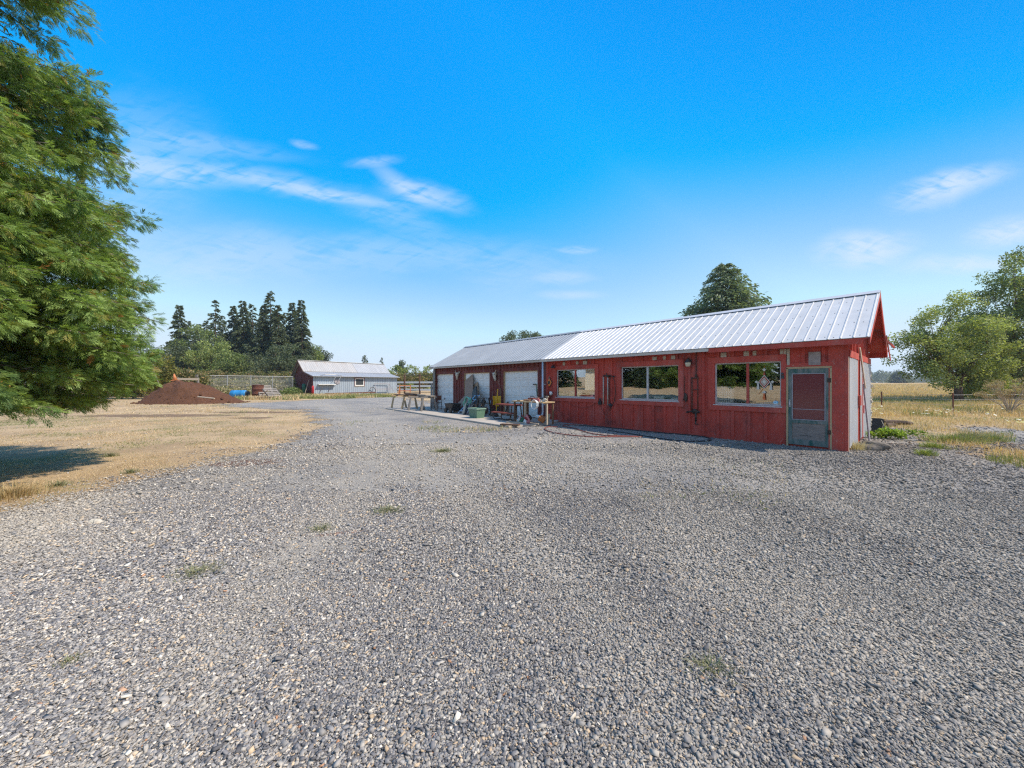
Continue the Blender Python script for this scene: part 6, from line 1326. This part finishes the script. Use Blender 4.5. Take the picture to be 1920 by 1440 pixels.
# trees in front of and beside the fir row
for lb, px, yt, Y, rx, hh, sd_, cols in (('round olive-green tree before the left firs', 372, 612, 80, 4.0, 6.0, 51, DARKL), ('lower green tree before the middle firs', 395, 645, 76, 3.6, 4.2, 52, MAPLE), ('small green tree at the foot of the tallest firs', 432, 660, 74, 3.0, 3.2, 53, DARKL), ('dark broad tree right of the fir row above the shed', 580, 648, 96, 2.6, 4.0, 54, DARKL), ('small knobbly dark tree at the right end of the fir row', 602, 657, 110, 2.6, 3.0, 55, FIRC), ('dark undergrowth tree below the tallest fir', 500, 650, 78, 5.0, 4.4, 56, FIRC), ('dark undergrowth tree left of the shed roof', 545, 655, 80, 4.2, 4.2, 57, FIRC), ('dark undergrowth tree under the left firs', 345, 655, 78, 4.0, 4.2, 58, FIRC)):
    p = P(px, 720, Y); p.z = 0; zt_ = H + (720 - yt) / F * Y + 1.0; broadleaf('broadleaf_tree', lb, p, [(0, 0, zt_ - hh, rx * 1.1, rx, hh), (rx * .3, -.5, (zt_ - hh) * .55, rx * .9, rx * .8, (zt_ - hh) * .55)], sd_, cols, 6500, .36, (.7, 1.3), 55, .3, None, 6, 2.0)
for lb, px, yt, Y, rx, hh, sd_, cols in (('dark narrow-headed tree over the brush beyond the rail fence', 754, 676, 92, 1.1, 2.2, 61, FIRC), ('green brushy tree left of the narrow-headed tree', 740, 686, 90, 2.6, 2.6, 62, MAPLE), ('rounded green tree near the far garage corner', 795, 684, 90, 3.6, 2.9, 63, MAPLE), ('green brushy tree behind the rail fence', 770, 688, 85, 3.2, 2.4, 64, MAPLE), ('pale leafy tree beside the shed right end', 724, 690, 84, 2.2, 2.2, 65, MAPLE)):
    p = P(px, 720, Y); p.z = 0; zt_ = H + (720 - yt) / F * Y; broadleaf('broadleaf_tree', lb, p, [(0, 0, zt_ - hh, rx, rx, hh), (0, -.5, (zt_ - hh) * .5, rx * .9, rx * .8, (zt_ - hh) * .5)], sd_, cols, 3500, .34, (.5, 1.0), 36, .2, None, 5, 1.2)
def thicket(name, label, spans, seed, cols, n, ls, jit=.3, cat='bramble'):
    r = np.random.default_rng(seed); cen = []; rad_ = []
    for (xa, xb, ytop, Y, dep, cnt) in spans:
        for i in range(cnt):
            px_ = r.uniform(xa, xb); Yd = Y + r.uniform(-dep, dep); h = (H + (720 - ytop) / F * Y) * r.uniform(.2, 1.0) ** .6; rr_ = r.uniform(.5, 1.05); x = (px_ - 960) / F * Yd; cen.append((x, Yd, max(.3, h - rr_ * .8))); rad_.append(rr_)
    v, q, c_ = leafcloud(cen, rad_, n, ls, cols, seed + 1, .55, 0, .03, .75, jit); o = npmesh(name, v, q, MT['leaf'], None, c_); return tag(o, label, cat, None, 'stuff')
BRAM = [(.14, .15, .05), (.19, .19, .07), (.10, .12, .04), (.24, .21, .10), (.30, .20, .10)]
thicket('bramble_thicket', 'sunlit bramble thicket along the foot of the firs', [(290, 560, 694, 64, 2.5, 170), (180, 330, 700, 52, 2, 60)], 71, BRAM, 26000, .26)
thicket('hedge_bank', 'overgrown green-brown hedge behind the mulch pile', [(180, 385, 690, 46, 2.0, 110)], 75, BRAM, 16000, .24, .3, 'hedge')
thicket('bramble_thicket', 'yellowish bramble thicket beyond the white rail fence', [(738, 880, 696, 72, 3, 90)], 72, BRAM, 15000, .26)
thicket('dry_brush', 'pale dry brush and weeds inside the wire fence', [(385, 552, 708, 57, 2, 110)], 73, [(.34, .28, .16), (.24, .24, .11), (.42, .37, .24), (.16, .17, .07)], 13000, .24, .35, 'brush')
thicket('dry_brush', 'loose dry weeds standing before the wire fence', [(380, 500, 722, 47.5, 1, 46)], 76, [(.42, .34, .20), (.30, .28, .14), (.50, .43, .29), (.20, .21, .09)], 3600, .2, .35, 'brush')
thicket('dry_brush', 'dark brush at the foot of the shed gable end', [(528, 553, 725, 52, 1, 14)], 74, DARKL, 2200, .2, .3, 'brush')
# sumac-like shrub with orange heads, left
p = P(250, 735, 40); p.z = 0
sh_ = broadleaf('flowering_shrub', 'tall yellow-green shrub with orange seed heads left of the mulch pile', p, [(0, 0, 2.8, 3.6, 2.0, 2.6), (2.2, 0, 3.4, 2.4, 1.6, 2.2), (-2.8, 0, 3.0, 2.5, 2, 2.6)], 81, [(.20, .20, .05), (.15, .17, .045), (.25, .22, .06)], 12000, .24, (.5, .9), 80, .1, None, 9, .6)
r = np.random.default_rng(5); cen = [((px_ - 250) / F * 39.2, -1.6 + r.normal(0, .3), H + (720 - y_) / F * 39) for px_, y_ in ((270, 664), (276, 672), (284, 669), (291, 676), (297, 672), (303, 678), (309, 674), (312, 684), (319, 692), (306, 689), (296, 683), (287, 681), (271, 694))]
v, q, c_ = leafcloud(cen, [.30] * len(cen), 900, .16, [(.46, .30, .16), (.40, .24, .13), (.50, .36, .20)], 6, .2); npmesh('seed_heads', v, q, MT['leaf'], sh_, c_)
# dead umbel shrub by the right fence
p = G(1893, 776); t = thing('dead_shrub', 'dry brown umbel-headed shrub at the right fence', 'shrub', p); mb = MB(); r = np.random.default_rng(9); tips = []
for i in range(34):
    a = r.uniform(0, 6.28); sp_ = r.uniform(.2, 1.25); hh = r.uniform(.9, 1.95) * (1 - .25 * sp_ / 1.3); e_ = Vector((math.cos(a) * sp_, math.sin(a) * sp_, hh)); mb.tube([(0, 0, 0), (e_.x * .35, e_.y * .35, hh * .5), e_], [.018, .012, .006], 5, False); tips.append(e_)
    for j in range(3): f_ = e_ + Vector((r.normal(0, .16), r.normal(0, .16), r.uniform(-.05, .12))); mb.tube([e_ * .8, f_], .005, 4, False); tips.append(f_)
mb.build('stems', MT['pale_wood'], t); v, q, c_ = leafcloud([tuple(a) for a in tips], [.13] * len(tips), 7000, .05, [(.36, .28, .18), (.28, .20, .12), (.42, .34, .22)], 10, .1); npmesh('seed_heads', v, q, MT['leaf'], t, c_)
# white umbel flowers in the rough strip
r = np.random.default_rng(14); n = 60; px_ = np.concatenate([r.normal(1772, 20, 20), r.normal(1648, 9, 15), r.uniform(1700, 1920, 15), r.normal(1905, 12, 10)]); py_ = np.concatenate([r.normal(772, 4, 20), r.normal(768, 5, 15), r.uniform(764, 786, 15), r.normal(788, 3, 10)]); Yd = F * (H - .55) / (py_ - 720); X_ = (px_ - 960) / F * Yd
vv = []; qq = []; a8 = np.linspace(0, 2 * np.pi, 6, endpoint=False)
for i in range(n):
    rr_ = r.uniform(.02, .055); b = len(vv); tilt = r.normal(0, .2, 2)
    vv += [(X_[i] + rr_ * math.cos(a), Yd[i] + rr_ * math.sin(a), .55 + r.normal(0, .01) + tilt[0] * rr_ * math.cos(a) + tilt[1] * rr_ * math.sin(a)) for a in a8]; qq += [(b, b + 1, b + 2, b + 3), (b, b + 3, b + 4, b + 5)]
tag(npmesh('white_wildflowers', vv, qq, MT['leaf'], None, np.tile([(.72, .70, .60)], (len(vv), 1))), 'white flat-topped wildflowers dotted along the pasture fence', 'wildflowers', kind='stuff')
# single weeds and tufts
def tuft(label, x, y, n, L, sp_, cols, seed, wd=.008, name='weed_tuft', lean=.55, z=0.):
    r = np.random.default_rng(seed); a = r.uniform(0, 6.28, n); q_ = sp_ * np.minimum(np.abs(r.normal(0, .5, n)), 1.0); xx, yy_ = q_ * np.cos(a), q_ * np.sin(a) * .8
    v, q, c_ = blades(xx, yy_, np.zeros(n), L * r.uniform(.4, 1.2, n), wd, lean, pal(cols, n, r, .25), seed); o = npmesh(name, v, q, MT['grass'], None, c_); o.location = G(x, y, .01); return tag(o, label, 'weed')
GRN = [(.20, .26, .07), (.26, .31, .09), (.32, .34, .13)]; OLV = [(.20, .22, .11), (.27, .27, .16), (.36, .33, .22)]
tuft('flat grey-green weed patch in the left foreground gravel', 372, 1072, 600, .045, .20, OLV, 1, .006, lean=1.1)
tuft('spindly green weed in the right foreground gravel', 1332, 1250, 300, .045, .16, OLV, 2, .005, lean=1.0)
tuft('small weed at the bottom left of the gravel', 135, 1238, 110, .035, .07, OLV, 3, .005, lean=1.)
tuft('weed patch in the gravel left of the middle', 728, 957, 420, .07, .22, OLV, 4, .007, lean=1.)
tuft('low weed patch beside the orange bark scrap', 602, 992, 260, .06, .16, OLV, 5, .006, lean=1.)
tuft('dark weed patch in the gravel before the red wall', 830, 846, 500, .09, .30, OLV, 6, .009, lean=.9)
tuft('bright green tuft on the right edge of the gravel', 1736, 853, 420, .16, .20, GRN, 7, .010, lean=.7)
tuft('bright green tuft just behind the small tuft on the right', 1748, 839, 420, .17, .25, GRN, 8, .010, lean=.7)
tuft('wide green grass clump on the right beside the gravel', 1790, 828, 1200, .22, .75, GRN + OLV, 9, .011)
tuft('blue-green grass clump right of the wide clump', 1818, 826, 600, .28, .35, OLV, 10, .011)
tuft('pale green grass clump farther right near the picture edge', 1858, 826, 700, .22, .5, OLV + GRN, 11, .011)
tuft('green tuft on the lawn at the left', 207, 855, 130, .09, .15, OLV, 12, .009); tuft('green tuft near the shaded lawn corner', 112, 910, 140, .09, .15, OLV, 13, .008); tuft('grey-green tuft at the lawn edge', 245, 886, 130, .09, .15, OLV, 14, .008)
tuft('straw clump at the left picture edge', 20, 930, 700, .18, .5, [(.5, .38, .2), (.42, .3, .16)], 15, .008)
t = thing('broad_leaf_weed', 'bright green leafy weed growing beside the gable end', 'weed', G(1678, 823)); r = np.random.default_rng(3); cen = [(r.normal(0, .22), r.normal(0, .15), r.uniform(.08, .26)) for _ in range(26)]; v, q, c_ = leafcloud(cen, [.09] * 26, 900, .085, [(.20, .30, .04), (.28, .36, .07), (.15, .24, .04)], 4, .2, 0, .01, .55); npmesh('leaves', v, q, MT['leaf'], t, c_)
t = thing('broad_leaf_weed', 'small yellow-green weed between rock and black bin', 'weed', G(1652, 822)); cen = [(r.normal(0, .08), r.normal(0, .06), r.uniform(.05, .14)) for _ in range(8)]; v, q, c_ = leafcloud(cen, [.06] * 8, 220, .07, [(.28, .34, .06), (.2, .28, .05)], 5, .2, 0, .01, .55); npmesh('leaves', v, q, MT['leaf'], t, c_)
t = tuft('dry yellow grass at the foot of the gable end corner', 1604, 842, 500, .22, .3, [(.5, .42, .28), (.6, .5, .34)], 21, .007, 'weed_tuft', .5)
t = thing('pale_stone', 'single pale flat stone on the left gravel', 'stone', G(180, 981)); MB().lump((0, 0, .015), (.065, .05, .03), 3, .25, 2).build('body', MT['bone'], t)
t = thing('twig', 'short dry twig lying on the left gravel', 'twig', G(250, 966)); MB().tube([(-.12, -.03, .02), (.02, .0, .03), (.14, .06, .02)], .007, 5).build('body', MT['pale_wood'], t)

# ---- trees beyond the field, along the horizon
r = np.random.default_rng(33); n = 900; px_ = r.uniform(1480, 2300, n); Yd = r.uniform(560, 700, n); X_ = (px_ - 960) / F * Yd
Pp = []; D_ = []; Ls = []
for i in range(n):
    h = r.uniform(11, 20) + 3 * math.sin(px_[i] * .05); g0 = gz(X_[i], Yd[i]); kk = 46; f_ = r.random(kk) ** .8; ww = (1 - f_) ** .8 * h * .22 + .3; a = r.uniform(0, 6.28, kk); Pp.append(np.stack([X_[i] + ww * np.cos(a), Yd[i] + ww * np.sin(a), g0 + f_ * h], -1)); D_.append(np.stack([np.cos(a), np.sin(a), r.normal(-.3, .4, kk)], -1)); Ls.append(np.full(kk, h * .16))
Pp = np.concatenate(Pp); Ls = np.concatenate(Ls); v, q, c_ = kites(Pp, np.concatenate(D_), Ls, Ls * .55, pal(FIRC, len(Pp), r, .2) * 1.1, r, .2)
tag(npmesh('distant_wood', v, q, MT['leaf'], None, c_), 'distant dark line of conifers along the far edge of the field', 'wood', kind='stuff')

# ---- what the windows mirror: evergreens and a pale house across the lawn, left of the picture
gr_ = 'evergreens across the lawn mirrored in the workshop windows'
for i, (x, y, h, w_) in enumerate(((-50, -2, 12, 5.2), (-56, 4, 15, 6), (-55, -9, 13, 5.5), (-50, -17, 14, 6), (-58, 16, 13, 5.4), (-47, -26, 13, 6), (-40, -36, 14, 6), (-42, 1.5, 6, 2.6))):
    lbs = ('evergreen nearest the middle of the mirrored row', 'tallest mirrored evergreen behind the row', 'mirrored evergreen left of the tallest', 'broad mirrored evergreen on the right side of the row', 'slim mirrored evergreen beside the pale house', 'mirrored evergreen near the right end of the row', 'last mirrored evergreen at the right end', 'small mirrored evergreen standing out on the lawn')
    conifer('evergreen_tree', lbs[i] + ' in the windows', (x, y, 0), h, w_, 90 + i, [(.035, .06, .025), (.05, .08, .03), (.07, .095, .035)], nbr=150, per=44, group=gr_, z0=.01, pw=.7, leafk=1.0, zmin=.1)
t = thing('house', 'pale cream house with grey roof mirrored in the first window', 'house', (-41, 8.6, 0), R(8)); mb = MB(); mb.box(-4, -2, 0, 4, 2.6, 3.4); mb.prism([(-4, 3.401), (4, 3.401), (0, 5.6)], -2, 2.6) ; mb.build('wall', MT['cream'], t)
mb = MB(); [mb.add([(sx * 4.5, -2.4, 3.1), (sx * 4.5, 3.0, 3.1), (0, 3.0, 5.75), (0, -2.4, 5.75), (sx * 4.5, -2.4, 3.25), (sx * 4.5, 3.0, 3.25), (0, 3.0, 5.9), (0, -2.4, 5.9)], [(0, 1, 2, 3), (4, 5, 6, 7), (0, 1, 5, 4), (1, 2, 6, 5), (2, 3, 7, 6), (3, 0, 4, 7)]) for sx in (-1, 1)]; mb.build('roof', MT['roof_galv'], t)
MB().box(4.0, -1, 0, 4.06, .1, 2.1).build('door', MT['brown_wood'], t)

# ------------------------------------------------------------------ thin summer air
hz = MB().box(-900, -700, -1, 1900, 1000, 30).build('haze', MT['ground']); hz.data.materials.clear()
hm_ = bpy.data.materials.new('haze_air'); hm_.use_nodes = True; t_ = hm_.node_tree; t_.nodes.clear(); o_ = t_.nodes.new('ShaderNodeOutputMaterial'); pv = t_.nodes.new('ShaderNodeVolumePrincipled')
pv.inputs['Density'].default_value = .00028; pv.inputs['Color'].default_value = (.78, .87, 1, 1); pv.inputs['Anisotropy'].default_value = .2; t_.links.new(pv.outputs[0], o_.inputs['Volume']); hz.data.materials.append(hm_)
tag(hz, 'thin pale summer haze lying over the far field', 'haze', kind='stuff')
